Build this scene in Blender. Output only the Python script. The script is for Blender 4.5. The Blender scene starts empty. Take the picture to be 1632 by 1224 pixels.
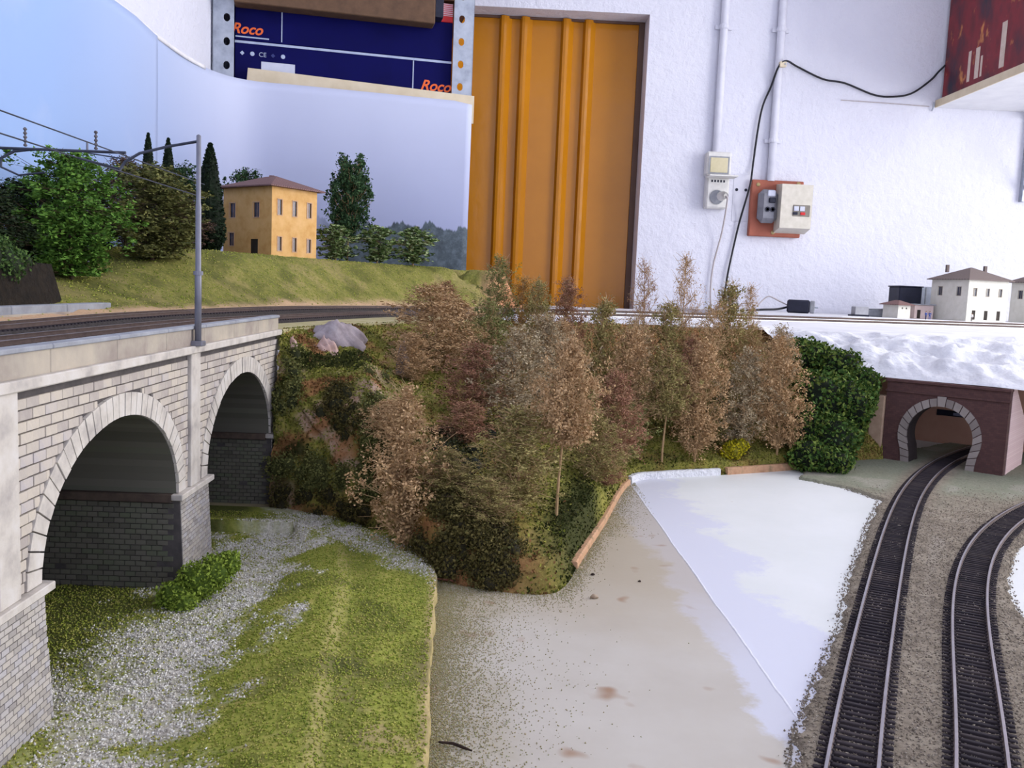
import bpy, math, random
import numpy as np
from mathutils import Matrix, Vector
from mathutils.bvhtree import BVHTree
C = bpy.context.scene.collection
SC = bpy.context.scene
random.seed(7)
rng = np.random.default_rng(11)

# ------------------------------------------------------------------ camera, world, lights, exposure
cam_d = bpy.data.cameras.new('camera'); cam = bpy.data.objects.new('camera', cam_d); C.objects.link(cam)
cam_d.sensor_fit = 'HORIZONTAL'; cam_d.sensor_width = 36.0; cam_d.lens = 1400 * 36 / 1632
cam_d.clip_start = 0.01; cam_d.clip_end = 50
cam.matrix_world = Matrix.Translation((0, 0, 1.176)) @ Matrix.Rotation(-0.02794, 4, 'Z') @ Matrix.Rotation(math.pi / 2 - 0.10707, 4, 'X') @ Matrix.Rotation(0.042, 4, 'Z')
SC.camera = cam
W = bpy.data.worlds.new('world'); SC.world = W; W.use_nodes = True
W.node_tree.nodes['Background'].inputs[0].default_value = (0.74, 0.79, 1.0, 1)
W.node_tree.nodes['Background'].inputs[1].default_value = 1.28
wl = bpy.data.lights.new('window_daylight', 'AREA'); wl.shape = 'RECTANGLE'; wl.size = 1.7; wl.size_y = 1.15
wl.energy = 35; wl.color = (1.0, 0.985, 0.95)
wlo = bpy.data.objects.new('window_daylight', wl); C.objects.link(wlo)
wlo.location = (2.28, 1.15, 1.86); wlo.rotation_euler = (0, math.radians(90), 0)
SC.view_settings.view_transform = 'Standard'; SC.view_settings.look = 'None'
SC.view_settings.exposure = 0.62; SC.view_settings.gamma = 1.0; SC.view_settings.use_curve_mapping = False

# ------------------------------------------------------------------ helpers: materials
def lin(c):
    r = [(v / 255) for v in c[:3]]
    r = [v / 12.92 if v <= .04045 else ((v + .055) / 1.055) ** 2.4 for v in r]
    return (*r, 1.0)
def ramp(nt, cols, fac, lo=.3, hi=.7):
    n = nt.nodes.new('ShaderNodeValToRGB'); cr = n.color_ramp
    k = len(cols)
    while len(cr.elements) < k: cr.elements.new(.5)
    for i, c in enumerate(cols):
        cr.elements[i].position = lo + (hi - lo) * i / max(1, k - 1); cr.elements[i].color = lin(c)
    nt.links.new(fac, n.inputs[0]); return n.outputs[0]
def noise(nt, vec, scale, detail=4, rough=.6):
    n = nt.nodes.new('ShaderNodeTexNoise'); n.inputs['Scale'].default_value = scale
    n.inputs['Detail'].default_value = detail; n.inputs['Roughness'].default_value = rough
    nt.links.new(vec, n.inputs['Vector']); return n.outputs['Fac']
def mixc(nt, fac, a, b):
    n = nt.nodes.new('ShaderNodeMix'); n.data_type = 'RGBA'
    nt.links.new(fac, n.inputs[0]) if not isinstance(fac, float) else setattr(n.inputs[0], 'default_value', fac)
    for s, v in ((6, a), (7, b)):
        if isinstance(v, (tuple, list)): n.inputs[s].default_value = lin(v)
        else: nt.links.new(v, n.inputs[s])
    return n.outputs[2]
def math_n(nt, op, a, b=None, clamp=False):
    n = nt.nodes.new('ShaderNodeMath'); n.operation = op; n.use_clamp = clamp
    for i, v in enumerate((a, b)):
        if v is None: continue
        if isinstance(v, (int, float)): n.inputs[i].default_value = v
        else: nt.links.new(v, n.inputs[i])
    return n.outputs[0]
def new_mat(name, rough=.85, spec=.3, metal=0):
    m = bpy.data.materials.new(name); m.use_nodes = True; nt = m.node_tree
    b = nt.nodes['Principled BSDF']; b.inputs['Roughness'].default_value = rough
    b.inputs['Specular IOR Level'].default_value = spec; b.inputs['Metallic'].default_value = metal
    return m, nt, b
def coords(nt, kind='Object'):
    return nt.nodes.new('ShaderNodeTexCoord').outputs[kind]
def add_bump(nt, b, h, strength=.3, dist=.001):
    n = nt.nodes.new('ShaderNodeBump'); n.inputs['Strength'].default_value = strength; n.inputs['Distance'].default_value = dist
    nt.links.new(h, n.inputs['Height']); nt.links.new(n.outputs[0], b.inputs['Normal'])
def mat(name, cols, scale=60, rough=.85, spec=.3, metal=0, src='noise', bump=0, bscale=None, bdist=.001, lo=.3, hi=.7, detail=4):
    """cols: sRGB list; src noise / island (each loose piece its own tone) / object (each object its own tone)"""
    m, nt, b = new_mat(name, rough, spec, metal)
    co = coords(nt)
    if src == 'noise': f = noise(nt, co, scale, detail)
    elif src == 'island': f = nt.nodes.new('ShaderNodeNewGeometry').outputs['Random Per Island']; lo, hi = 0, 1
    else:
        oi = nt.nodes.new('ShaderNodeObjectInfo').outputs['Random']
        f = math_n(nt, 'ADD', math_n(nt, 'MULTIPLY', oi, .55), math_n(nt, 'MULTIPLY', noise(nt, co, scale, detail), .45)); lo, hi = .15, .85
    nt.links.new(ramp(nt, cols, f, lo, hi), b.inputs['Base Color'])
    if bump: add_bump(nt, b, noise(nt, co, bscale or scale, 5), bump, bdist)
    return m

# ------------------------------------------------------------------ helpers: meshes and objects
class MB:
    def __init__(s): s.v = []; s.f = []; s.m = []
    def face(s, pts, mi=0):
        i = len(s.v); s.v += [tuple(p) for p in pts]; s.f.append(tuple(range(i, i + len(pts)))); s.m.append(mi)
    def mesh(s, V, F, mi=0):
        i = len(s.v); s.v += [tuple(p) for p in V]; s.f += [tuple(j + i for j in f) for f in F]; s.m += [mi] * len(F)
    def box(s, a, b, mi=0, M=None):
        x0, y0, z0 = a; x1, y1, z1 = b
        V = [(x0, y0, z0), (x1, y0, z0), (x1, y1, z0), (x0, y1, z0), (x0, y0, z1), (x1, y0, z1), (x1, y1, z1), (x0, y1, z1)]
        if M is not None: V = [M @ Vector(p) for p in V]
        s.mesh(V, [(3, 2, 1, 0), (4, 5, 6, 7), (0, 1, 5, 4), (1, 2, 6, 5), (2, 3, 7, 6), (3, 0, 4, 7)], mi)
    def bbox(s, a, b, c, mi=0, M=None):
        """bevelled box: chamfer c on all edges"""
        x0, y0, z0 = a; x1, y1, z1 = b; V = []; F = []
        import itertools
        idx = {}
        for sx, sy, sz in itertools.product((0, 1), repeat=3):
            for ax in range(3):
                p = [x0 if not sx else x1, y0 if not sy else y1, z0 if not sz else z1]
                for k, sg in enumerate((sx, sy, sz)):
                    if k != ax: p[k] += -c if sg else c
                idx[(sx, sy, sz, ax)] = len(V); V.append(tuple(p))
        g = lambda *k: idx[k]
        for sg in (0, 1):
            q = [(sg, 0, 0), (sg, 1, 0), (sg, 1, 1), (sg, 0, 1)]; F.append([g(*k, 0) for k in (q if sg else q[::-1])])
            q = [(0, sg, 0), (1, sg, 0), (1, sg, 1), (0, sg, 1)]; F.append([g(*k, 1) for k in (q[::-1] if sg else q)])
            q = [(0, 0, sg), (1, 0, sg), (1, 1, sg), (0, 1, sg)]; F.append([g(*k, 2) for k in (q if sg else q[::-1])])
        for a_ in (0, 1):
            for b_ in (0, 1):
                F.append([g(a_, b_, 0, 0), g(a_, b_, 1, 0), g(a_, b_, 1, 1), g(a_, b_, 0, 1)])
                F.append([g(a_, 0, b_, 0), g(a_, 1, b_, 0), g(a_, 1, b_, 2), g(a_, 0, b_, 2)])
                F.append([g(0, a_, b_, 1), g(1, a_, b_, 1), g(1, a_, b_, 2), g(0, a_, b_, 2)])
        for k in itertools.product((0, 1), repeat=3): F.append([g(*k, 0), g(*k, 1), g(*k, 2)])
        ctr = Vector(((x0 + x1) / 2, (y0 + y1) / 2, (z0 + z1) / 2)); out = []
        for f in F:
            P = [Vector(V[i]) for i in f]; n = (P[1] - P[0]).cross(P[2] - P[0]); mid = sum(P, Vector()) / len(P)
            out.append(f if n.dot(mid - ctr) > 0 else f[::-1])
        if M is not None: V = [M @ Vector(p) for p in V]
        s.mesh(V, out, mi)
    def tube(s, pts, r, n=8, mi=0, caps=True):
        P = [Vector(p) for p in pts]; R = r if isinstance(r, (list, tuple)) else [r] * len(P); V = []; F = []
        up = Vector((0, 0, 1)) if abs((P[-1] - P[0]).normalized().z) < .9 else Vector((1, 0, 0))
        for i, p in enumerate(P):
            t = (P[min(i + 1, len(P) - 1)] - P[max(i - 1, 0)]).normalized()
            a = t.cross(up); a = a.normalized() if a.length > 1e-6 else Vector((1, 0, 0)); b = a.cross(t)
            for k in range(n):
                w = 2 * math.pi * k / n; V.append(p + (a * math.cos(w) + b * math.sin(w)) * R[i])
        for i in range(len(P) - 1):
            for k in range(n): F.append((i * n + (k + 1) % n, i * n + k, (i + 1) * n + k, (i + 1) * n + (k + 1) % n)[::-1])
        if caps: F.append(tuple(range(n))); F.append(tuple(range((len(P) - 1) * n, len(P) * n))[::-1])
        s.mesh(V, F, mi)
    def lathe(s, prof, M, n=16, mi=0):
        V = []; F = []
        for r, z in prof:
            for k in range(n): w = 2 * math.pi * k / n; V.append(M @ Vector((r * math.cos(w), r * math.sin(w), z)))
        for i in range(len(prof) - 1):
            for k in range(n): F.append((i * n + k, i * n + (k + 1) % n, (i + 1) * n + (k + 1) % n, (i + 1) * n + k))
        F.append(tuple(range(n))[::-1]); F.append(tuple(range((len(prof) - 1) * n, len(prof) * n)))
        s.mesh(V, F, mi)
    def prism(s, poly, z0, z1, mi=0):
        n = len(poly); V = [(x, y, z0) for x, y in poly] + [(x, y, z1) for x, y in poly]
        ar = sum(poly[i][0] * poly[(i + 1) % n][1] - poly[(i + 1) % n][0] * poly[i][1] for i in range(n))
        F = [tuple(range(n))[::-1], tuple(range(n, 2 * n))] + [(i, (i + 1) % n, (i + 1) % n + n, i + n) for i in range(n)]
        if ar < 0: F = [f[::-1] for f in F]
        s.mesh(V, F, mi)
    def sweep(s, path, prof, mi=0):
        """prof: (offset to the right, z) closed ring; path: list of (x, y, z)"""
        n = len(prof); V = []; F = []
        for i, p in enumerate(path):
            a = path[max(i - 1, 0)]; b = path[min(i + 1, len(path) - 1)]
            dx, dy = b[0] - a[0], b[1] - a[1]; L = math.hypot(dx, dy); nx, ny = dy / L, -dx / L
            V += [(p[0] + nx * o, p[1] + ny * o, p[2] + z) for o, z in prof]
        for i in range(len(path) - 1):
            for k in range(n): F.append((i * n + k, (i + 1) * n + k, (i + 1) * n + (k + 1) % n, i * n + (k + 1) % n))
        F.append(tuple(range(n))); F.append(tuple(range((len(path) - 1) * n, len(path) * n))[::-1])
        s.mesh(V, F, mi)
    def build(s, name, m, parent=None, world=True, loc=None, smooth=False, kind=None):
        off = Vector((0, 0, 0))
        if world and parent is not None: off = root_loc(parent)
        if loc is not None: off = Vector(loc)
        me = bpy.data.meshes.new(name)
        me.from_pydata([(v[0] - off[0], v[1] - off[1], v[2] - off[2]) for v in s.v], [], s.f)
        for x in (m if isinstance(m, (list, tuple)) else [m]): me.materials.append(x)
        if any(s.m): me.polygons.foreach_set('material_index', s.m)
        if smooth: me.polygons.foreach_set('use_smooth', [True] * len(me.polygons))
        o = bpy.data.objects.new(name, me); C.objects.link(o)
        if parent is not None: o.parent = parent
        if loc is not None: o.location = loc
        if kind: o['kind'] = kind
        return o
def root_loc(o):
    v = Vector(o.location)
    while o.parent is not None: o = o.parent; v = v + Vector(o.location)
    return v
def np_mesh(name, V, F, m, parent=None, smooth=False, mask=None, kind=None, loc=None):
    off = np.array(loc if loc is not None else (root_loc(parent) if parent is not None else (0, 0, 0)))
    V = np.asarray(V, float) - off; F = np.asarray(F)
    me = bpy.data.meshes.new(name); me.vertices.add(len(V)); me.vertices.foreach_set('co', V.ravel())
    k = F.shape[1]; me.loops.add(F.size); me.loops.foreach_set('vertex_index', F.ravel())
    me.polygons.add(len(F)); me.polygons.foreach_set('loop_start', np.arange(0, F.size, k))
    me.polygons.foreach_set('loop_total', np.full(len(F), k))
    if smooth: me.polygons.foreach_set('use_smooth', np.ones(len(F), bool))
    me.update(calc_edges=True)
    for x in (m if isinstance(m, (list, tuple)) else [m]): me.materials.append(x)
    if mask is not None:
        at = me.color_attributes.new('mask', 'FLOAT_COLOR', 'POINT'); c = np.ones((len(V), 4)); c[:, :3] = mask
        at.data.foreach_set('color', c.ravel())
    o = bpy.data.objects.new(name, me); C.objects.link(o)
    if parent is not None: o.parent = parent
    if loc is not None: o.location = loc
    if kind: o['kind'] = kind
    return o
def tag(o, label, cat, group=None, kind=None):
    o['label'] = label; o['category'] = cat
    if group: o['group'] = group
    if kind: o['kind'] = kind
    return o
def thing(name, label, cat, loc=(0, 0, 0), group=None, rz=0):
    o = bpy.data.objects.new(name, None); C.objects.link(o); o.location = loc; o.rotation_euler = (0, 0, rz)
    o.empty_display_size = .02; o['kind'] = 'thing'
    return tag(o, label, cat, group)
def struct(o): o['kind'] = 'structure'; return o
def share(name, me, parent, loc=(0, 0, 0), rot=(0, 0, 0), scale=(1, 1, 1), m=None):
    o = bpy.data.objects.new(name, me); C.objects.link(o)
    if parent is not None: o.parent = parent
    o.location = loc; o.rotation_euler = rot; o.scale = scale
    if m is not None: o.material_slots[0].link = 'OBJECT'; o.material_slots[0].material = m
    return o
def catmull(P, n=12):
    P = [np.array(p, float) for p in P]; out = []
    Q = [2 * P[0] - P[1]] + P + [2 * P[-1] - P[-2]]
    for i in range(1, len(Q) - 2):
        for t in np.linspace(0, 1, n, endpoint=False):
            a, b, c, d = Q[i - 1:i + 3]
            out.append(.5 * (2 * b + (c - a) * t + (2 * a - 5 * b + 4 * c - d) * t * t + (3 * b - a - 3 * c + d) * t ** 3))
    out.append(P[-1]); return np.array(out)
def resample(P, n=None, step=None):
    d = np.r_[0, np.cumsum(np.linalg.norm(np.diff(P[:, :2], axis=0), axis=1))]
    s = np.linspace(0, d[-1], n) if n else np.arange(0, d[-1], step)
    return np.stack([np.interp(s, d, P[:, k]) for k in range(P.shape[1])], 1)
def vnoise(X, Y, seed=0):
    r = np.random.default_rng(seed).random((256, 256)); xi = np.floor(X).astype(int); yi = np.floor(Y).astype(int)
    fx = X - xi; fy = Y - yi; fx = fx * fx * (3 - 2 * fx); fy = fy * fy * (3 - 2 * fy)
    g = lambda a, b: r[a & 255, b & 255]
    return (g(xi, yi) * (1 - fx) + g(xi + 1, yi) * fx) * (1 - fy) + (g(xi, yi + 1) * (1 - fx) + g(xi + 1, yi + 1) * fx) * fy
def fnoise(X, Y, f, seed=0, o=4):
    s = 0; a = .5
    for k in range(o): s = s + a * vnoise(X * f * 2 ** k, Y * f * 2 ** k, seed + k); a *= .5
    return s
sst = lambda a, b, x: (lambda t: t * t * (3 - 2 * t))(np.clip((x - a) / (b - a), 0, 1))
def rot_rand(n, g=rng):
    q = g.normal(size=(n, 4)); q /= np.linalg.norm(q, axis=1)[:, None]; w, x, y, z = q.T
    return np.stack([np.stack([1 - 2 * (y * y + z * z), 2 * (x * y - z * w), 2 * (x * z + y * w)], -1),
                     np.stack([2 * (x * y + z * w), 1 - 2 * (x * x + z * z), 2 * (y * z - x * w)], -1),
                     np.stack([2 * (x * z - y * w), 2 * (y * z + x * w), 1 - 2 * (x * x + y * y)], -1)], 1)
TET = np.array([(1, 1, 1), (-1, -1, 1), (-1, 1, -1), (1, -1, -1)]) / 1.7; TETF = np.array([(0, 1, 3), (0, 2, 1), (0, 3, 2), (1, 2, 3)])
def tets(P, s, g=rng):
    """little grains: one tetrahedron each"""
    n = len(P); V = np.einsum('nij,kj->nki', rot_rand(n, g), TET) * np.asarray(s)[:, None, None] + P[:, None, :]
    F = TETF[None] + (np.arange(n) * 4)[:, None, None]
    return V.reshape(-1, 3), F.reshape(-1, 3)
LEAF = np.array([(-.5, 0, 0), (0, -.32, .08), (.55, 0, 0), (0, .32, .08)])
def leaves(P, s, g=rng):
    """one small pointed leaf (folded quad) at each point"""
    n = len(P); V = np.einsum('nij,kj->nki', rot_rand(n, g), LEAF) * np.asarray(s)[:, None, None] + P[:, None, :]
    F = np.array([(0, 1, 2, 3)])[None] + (np.arange(n) * 4)[:, None, None]
    return V.reshape(-1, 3), F.reshape(-1, 4)
def frame_m(o, u, v, w):
    return Matrix(((u[0], v[0], w[0], o[0]), (u[1], v[1], w[1], o[1]), (u[2], v[2], w[2], o[2]), (0, 0, 0, 1)))
def in_poly(px, py, poly):
    r = np.zeros(px.shape, bool); n = len(poly)
    for i in range(n):
        x0, y0 = poly[i]; x1, y1 = poly[(i + 1) % n]
        if y0 == y1: continue
        r ^= ((y0 > py) != (y1 > py)) & (px < (x1 - x0) * (py - y0) / (y1 - y0) + x0)
    return r
def text_part(body, size, m, parent, M, shear=0, extrude=.0003, name='lettering', bold=0):
    cu = bpy.data.curves.new('text_source', 'FONT'); cu.body = body; cu.size = size; cu.shear = shear; cu.extrude = extrude; cu.offset = bold
    t = bpy.data.objects.new('text_source', cu); C.objects.link(t)
    bpy.context.view_layer.update()
    me = bpy.data.meshes.new_from_object(t.evaluated_get(bpy.context.evaluated_depsgraph_get())); me.name = name
    bpy.data.objects.remove(t); bpy.data.curves.remove(cu); me.materials.clear(); me.materials.append(m)
    o = bpy.data.objects.new(name, me); C.objects.link(o); o.parent = parent; o.matrix_local = M
    return o

# ------------------------------------------------------------------ the room
def plaster(name, cols, bump=.85):
    m, nt, b = new_mat(name, .9, .2); co = coords(nt)
    nt.links.new(ramp(nt, cols, noise(nt, co, 3, 5), .3, .7), b.inputs['Base Color'])
    vo = nt.nodes.new('ShaderNodeTexVoronoi'); vo.inputs['Scale'].default_value = 26; nt.links.new(co, vo.inputs['Vector'])
    pit = math_n(nt, 'MULTIPLY', math_n(nt, 'LESS_THAN', vo.outputs['Distance'], .13), -.6)
    h = math_n(nt, 'ADD', noise(nt, co, 45, 6, .65), pit)
    add_bump(nt, b, h, bump, .006); return m
m_wall = plaster('white_plaster', [(211, 211, 224), (222, 222, 232)])
m_ceil = plaster('ceiling_paint', [(225, 225, 230), (235, 235, 238)], .2)
m_floor = mat('concrete_floor', [(120, 115, 112), (150, 145, 140)], 4, bump=.3)
YW = 2.40
b = MB(); b.box((-.75, YW, 0), (-.42, YW + .14, 2.6)); b.box((.39, YW, 0), (2.42, YW + .14, 2.6)); b.box((-.42, YW, 1.912), (.39, YW + .14, 2.6))
struct(b.build('wall_back', m_wall))
b = MB(); b.box((-.75, -1.5, 0), (-.556, YW, 2.6)); struct(b.build('wall_left', m_wall))
b = MB()
b.box((2.30, -1.5, 0), (2.42, YW, 1.25)); b.box((2.30, -1.5, 2.46), (2.42, YW, 2.6)); b.box((2.30, -1.5, 1.25), (2.42, .27, 2.46)); b.box((2.30, 2.03, 1.25), (2.42, YW, 2.46))
struct(b.build('wall_right', m_wall))
b = MB(); b.box((-.75, -1.5, -.05), (2.42, YW + .14, 0)); struct(b.build('floor', m_floor))
b = MB(); b.box((-.75, -1.5, 2.6), (2.42, YW + .14, 2.66)); struct(b.build('ceiling', m_ceil))
m_winframe = mat('window_frame_paint', [(225, 225, 225), (235, 235, 235)], 20, .5)
b = MB()
for y in (.27, 1.12, 1.98): b.box((2.33, y, 1.25), (2.38, y + .05, 2.46))
for z in (1.25, 2.41): b.box((2.33, .27, z), (2.38, 2.03, z + .05))
struct(b.build('window_1', m_winframe))
# yellow sheet-metal door
m_door, nt, bs = new_mat('ochre_gloss_paint', .16, .32)
co = coords(nt); nt.links.new(ramp(nt, [(176, 112, 16), (186, 120, 22)], noise(nt, co, 5), .3, .7), bs.inputs['Base Color'])
add_bump(nt, bs, noise(nt, co, 14, 3), .10, .01)
YD = 2.475
prof = [(-.41, 0)]
for x in (-.36, -.30, -.18, -.12, .008, .064, .176, .236):
    prof += [(x - .014, 0), (x - .008, -.013), (x - .001, -.014), (x + .006, -.0115), (x + .020, 0)]
prof += [(.375, 0)]
door = struct(bpy.data.objects.new('door_1', None)); C.objects.link(door); door.location = (0, YD, 0); door['label'] = 'ochre yellow ribbed metal door in the white wall'
b = MB()
for (x0, d0), (x1, d1) in zip(prof, prof[1:]):
    b.face([(x0, YD + d0, .02), (x1, YD + d1, .02), (x1, YD + d1, 1.91), (x0, YD + d0, 1.91)])
b.box((-.41, YD + .003, .02), (.375, YD + .03, 1.91)); b.build('door_leaf', m_door, door)
m_jamb = mat('door_frame_shadow_brown', [(86, 62, 52), (100, 74, 60)], 12, .5)  # dark shadow at the jamb painted in as the frame's brown
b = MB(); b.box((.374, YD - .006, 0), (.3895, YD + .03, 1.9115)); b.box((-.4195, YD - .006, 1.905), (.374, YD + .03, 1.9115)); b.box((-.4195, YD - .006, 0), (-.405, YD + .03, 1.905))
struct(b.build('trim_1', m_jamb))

# ------------------------------------------------------------------ layout table and boards
m_ply = mat('raw_plywood_edge', [(176, 120, 84), (196, 142, 102)], 90, .8)
m_orange = mat('orange_board_edge', [(170, 128, 96), (196, 154, 120), (150, 124, 92)], 120, .85, bump=.6, bscale=200)
m_wood = mat('pine_frame', [(170, 130, 90), (190, 150, 110)], 20, .7)
tb = thing('layout_table', 'pine table frame carrying the whole model railway', 'table', (.6, 1.3, 0))
b = MB(); b.box((-.553, .16, .915), (2.2, .20, .988)); b.box((.10, 2.33, .915), (2.2, 2.37, .988)); b.box((-.553, .20, .915), (-.513, 1.58, .988)); b.box((2.16, .20, .915), (2.2, 2.33, .988)); b.box((.60, .20, .915), (.64, 2.33, .988)); b.box((-.553, 1.58, .915), (.14, 1.62, .988)); b.box((.10, 1.62, .915), (.14, 2.33, .988))
b.build('frame', m_wood, tb)
for x, y in ((-.553, .16), (-.553, 1.57), (.1, 2.32), (2.15, .16), (2.15, 2.32)):
    b = MB(); b.box((x, y, 0), (x + .05, y + .05, .916)); b.build('leg', m_wood, tb)
# low board: beige half and white half, joint in between
def board_mat(name, base, smear, side):
    m, nt, bs = new_mat(name, .45, .35); co = coords(nt); sp = nt.nodes.new('ShaderNodeSeparateXYZ'); nt.links.new(co, sp.inputs[0])
    col = ramp(nt, base, noise(nt, co, 9, 5), .35, .65)
    d = math_n(nt, 'MULTIPLY', math_n(nt, 'ABSOLUTE', sp.outputs[0]), 34 if side < 0 else 17)
    f = math_n(nt, 'ADD', d, math_n(nt, 'MULTIPLY', math_n(nt, 'SUBTRACT', noise(nt, co, 14, 6, .7), .5), 2.6))
    f = math_n(nt, 'SUBTRACT', 1.0, math_n(nt, 'MULTIPLY', math_n(nt, 'SUBTRACT', f, .55), 4, True), True)
    col = mixc(nt, f, col, smear)
    if side < 0:   # thin dirty tan wash and brown stains
        wsh = math_n(nt, 'SUBTRACT', math_n(nt, 'ADD', -.118, math_n(nt, 'MULTIPLY', math_n(nt, 'SUBTRACT', noise(nt, co, 22, 5, .65), .5), .09)), sp.outputs[0])
        col = mixc(nt, math_n(nt, 'MULTIPLY', wsh, 14, True), col, (150, 140, 102))
        yy_ = math_n(nt, 'SUBTRACT', math_n(nt, 'ADD', sp.outputs[1], math_n(nt, 'MULTIPLY', noise(nt, co, 16, 4), .12)), -.33)
        col = mixc(nt, math_n(nt, 'MULTIPLY', math_n(nt, 'MULTIPLY', yy_, 9, True), .55), col, (176, 160, 132))
        st = nt.nodes.new('ShaderNodeTexNoise'); st.inputs['Scale'].default_value = 34; st.inputs['Detail'].default_value = 2; nt.links.new(co, st.inputs['Vector'])
        g = math_n(nt, 'MULTIPLY', math_n(nt, 'SUBTRACT', st.outputs['Fac'], .665), 14, True)
        col = mixc(nt, g, col, (158, 128, 104))
    else:
        st = nt.nodes.new('ShaderNodeTexNoise'); st.inputs['Scale'].default_value = 70; st.inputs['Detail'].default_value = 2; nt.links.new(co, st.inputs['Vector'])
        g = math_n(nt, 'MULTIPLY', math_n(nt, 'SUBTRACT', st.outputs['Fac'], .735), 14, True)
        col = mixc(nt, g, col, (186, 168, 150))
    nt.links.new(col, bs.inputs['Base Color']); add_bump(nt, bs, noise(nt, co, 60, 5), .12, .001); return m
m_beige = board_mat('beige_board_paint', [(186, 178, 166), (198, 192, 182)], (206, 206, 216), -1)
m_white = board_mat('white_board_paint', [(222, 224, 222), (230, 231, 230)], (214, 215, 227), 1)
bd = thing('layout_board', 'flat low baseboard, beige painted half joined to white painted half', 'board', (.137, .8, 1.0))
def slab_grid(name, x0, x1, y0, y1, m, edge):
    nx, ny = 30, 40; X, Yv = np.meshgrid(np.linspace(x0, x1, nx), np.linspace(y0, y1, ny)); Z = np.full_like(X, 1.0)
    if edge: # slight raised ragged lip along the joint
        e = np.where(edge == 'r', 0, 0)
    b = MB(); b.box((x0, y0, .988), (x1, y1, 1.0)); return b.build(name, m, bd)
slab_grid('board_panel', -.553, .1366, .16, 1.62, m_beige, None); slab_grid('board_panel', .1374, 2.2, .16, 2.37, m_white, None)
# filler bead along the joint
sy = np.linspace(.30, .80, 90); b = MB()
pth = [(.137 + .0003 * math.sin(y * 60) + .0005 * (random.random() - .5), y, 1.0) for y in sy]
b.sweep(pth, [(-.0010, -.0003), (-.0003, .0002), (.0003, .0004), (.0011, -.0003)]); b.build('filler_bead', mat('filler_white', [(214, 214, 226), (236, 236, 240)], 200, .5), bd, smooth=True)

# ------------------------------------------------------------------ track paths
near = catmull([(-.232, .18, 1.1385), (-.232, .60, 1.1385), (-.222, .72, 1.1385), (-.203, .81, 1.1385), (-.125, 1.09, 1.1385), (.06, 1.37, 1.138), (.5, 1.66, 1.138), (1.2, 1.955, 1.138), (1.75, 2.14, 1.138)], 14)
near = resample(near, step=.01)
def offset(P, d):
    T = np.gradient(P[:, :2], axis=0); T /= np.linalg.norm(T, axis=1)[:, None]; Q = P.copy()
    Q[:, 0] += T[:, 1] * d; Q[:, 1] -= T[:, 0] * d; return Q
far = offset(near, -.061); far[:, 2] += .004 * sst(.45, .95, near[:, 1])
back_edge = offset(near, -.061 - .021)
# upper deck (plateau)
m_deck = mat('deck_white_paint', [(205, 205, 212), (228, 228, 232)], 14, .6, bump=.2)
m_verge, nt, bs = new_mat('deck_paint_and_verge', .8, .2); co = coords(nt); sp = nt.nodes.new('ShaderNodeSeparateXYZ'); nt.links.new(co, sp.inputs[0])
vf = math_n(nt, 'MULTIPLY', math_n(nt, 'SUBTRACT', math_n(nt, 'ADD', -.63, math_n(nt, 'MULTIPLY', noise(nt, co, 14, 4), .1)), sp.outputs[0]), 25, True)
nt.links.new(mixc(nt, vf, ramp(nt, [(205, 205, 212), (228, 228, 232)], noise(nt, co, 14)), ramp(nt, [(150, 140, 92), (176, 166, 120), (190, 178, 148)], noise(nt, co, 90, 5))), bs.inputs['Base Color'])
deck_poly = [(-.553, .18), (-.337, .18), (-.337, .7065), (-.165, .7065), (-.135, .82), (-.075, .97), (0, 1.09), (.10, 1.145), (.20, 1.165), (.36, 1.15), (.55, 1.14), (.75, 1.22), (1.2, 1.42), (2.1, 1.6), (2.1, 2.39), (-.03, 2.39), (-.03, 1.81), (-.553, 1.655)]
dk = thing('upper_deck', 'raised deck board carrying the viaduct line and the station', 'board', (.6, 1.8, 1.12))
b = MB(); b.prism(deck_poly, 1.120, 1.137); b.build('deck_panel', m_verge, dk)
for x, y in ((-.5, .3), (-.45, 1.5), (.5, 2.2), (1.5, 2.2), (1.5, 1.75), (.8, 1.6), (.2, 1.6)):
    b = MB(); b.box((x, y, .988), (x + .04, y + .04, 1.1205)); b.build('riser', m_wood, dk)

# ------------------------------------------------------------------ viaduct
m_stone = mat('viaduct_stone', [(162, 152, 146), (180, 170, 160), (194, 183, 168), (176, 168, 168)], 120, .85, src='object', bump=.25, bscale=500)
m_mortar = mat('viaduct_dark_joint', [(70, 66, 66), (92, 86, 84)], 150, .9)
m_trimst = mat('viaduct_trim_stone', [(166, 158, 152), (196, 188, 178), (206, 200, 194)], 70, .8, bump=.25, bscale=300)
m_shadebrick = mat('shaded_arch_brick', [(88, 86, 76), (106, 102, 92), (96, 100, 82)], 150, .9, src='island')  # soffit and jamb bricks: shade under the arches put into the colour
m_shadeband = mat('shaded_impost_band', [(70, 58, 52), (92, 78, 68)], 150, .9)  # impost stone inside the arches, darkened in colour for the shade there
m_conc = mat('grey_concrete', [(132, 134, 140), (160, 162, 168)], 60, .85, bump=.3, bscale=300)
XF, XB = -.169, -.336
vd = thing('railway_viaduct', 'grey stone two-arch model railway viaduct with parapet on the left', 'viaduct', (-.25, .46, 1.0))
ARCH = [(.406, .0746, .0555), (.606, .0773, .0570)]; ZS = 1.0545; Y0, Y1 = .22, .705
def zlow(y):
    for c, a, h in ARCH:
        if abs(y - c) < a: return ZS + h * math.sqrt(max(0, 1 - ((y - c) / a) ** 2))
    return ZS
b = MB(); ys = [Y0]
for c, a, h in ARCH: ys += [c - a * math.cos(t) for t in np.linspace(0, math.pi, 41)]
ys.append(Y1); xf = XF - .0006; ZT = 1.1325
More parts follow.
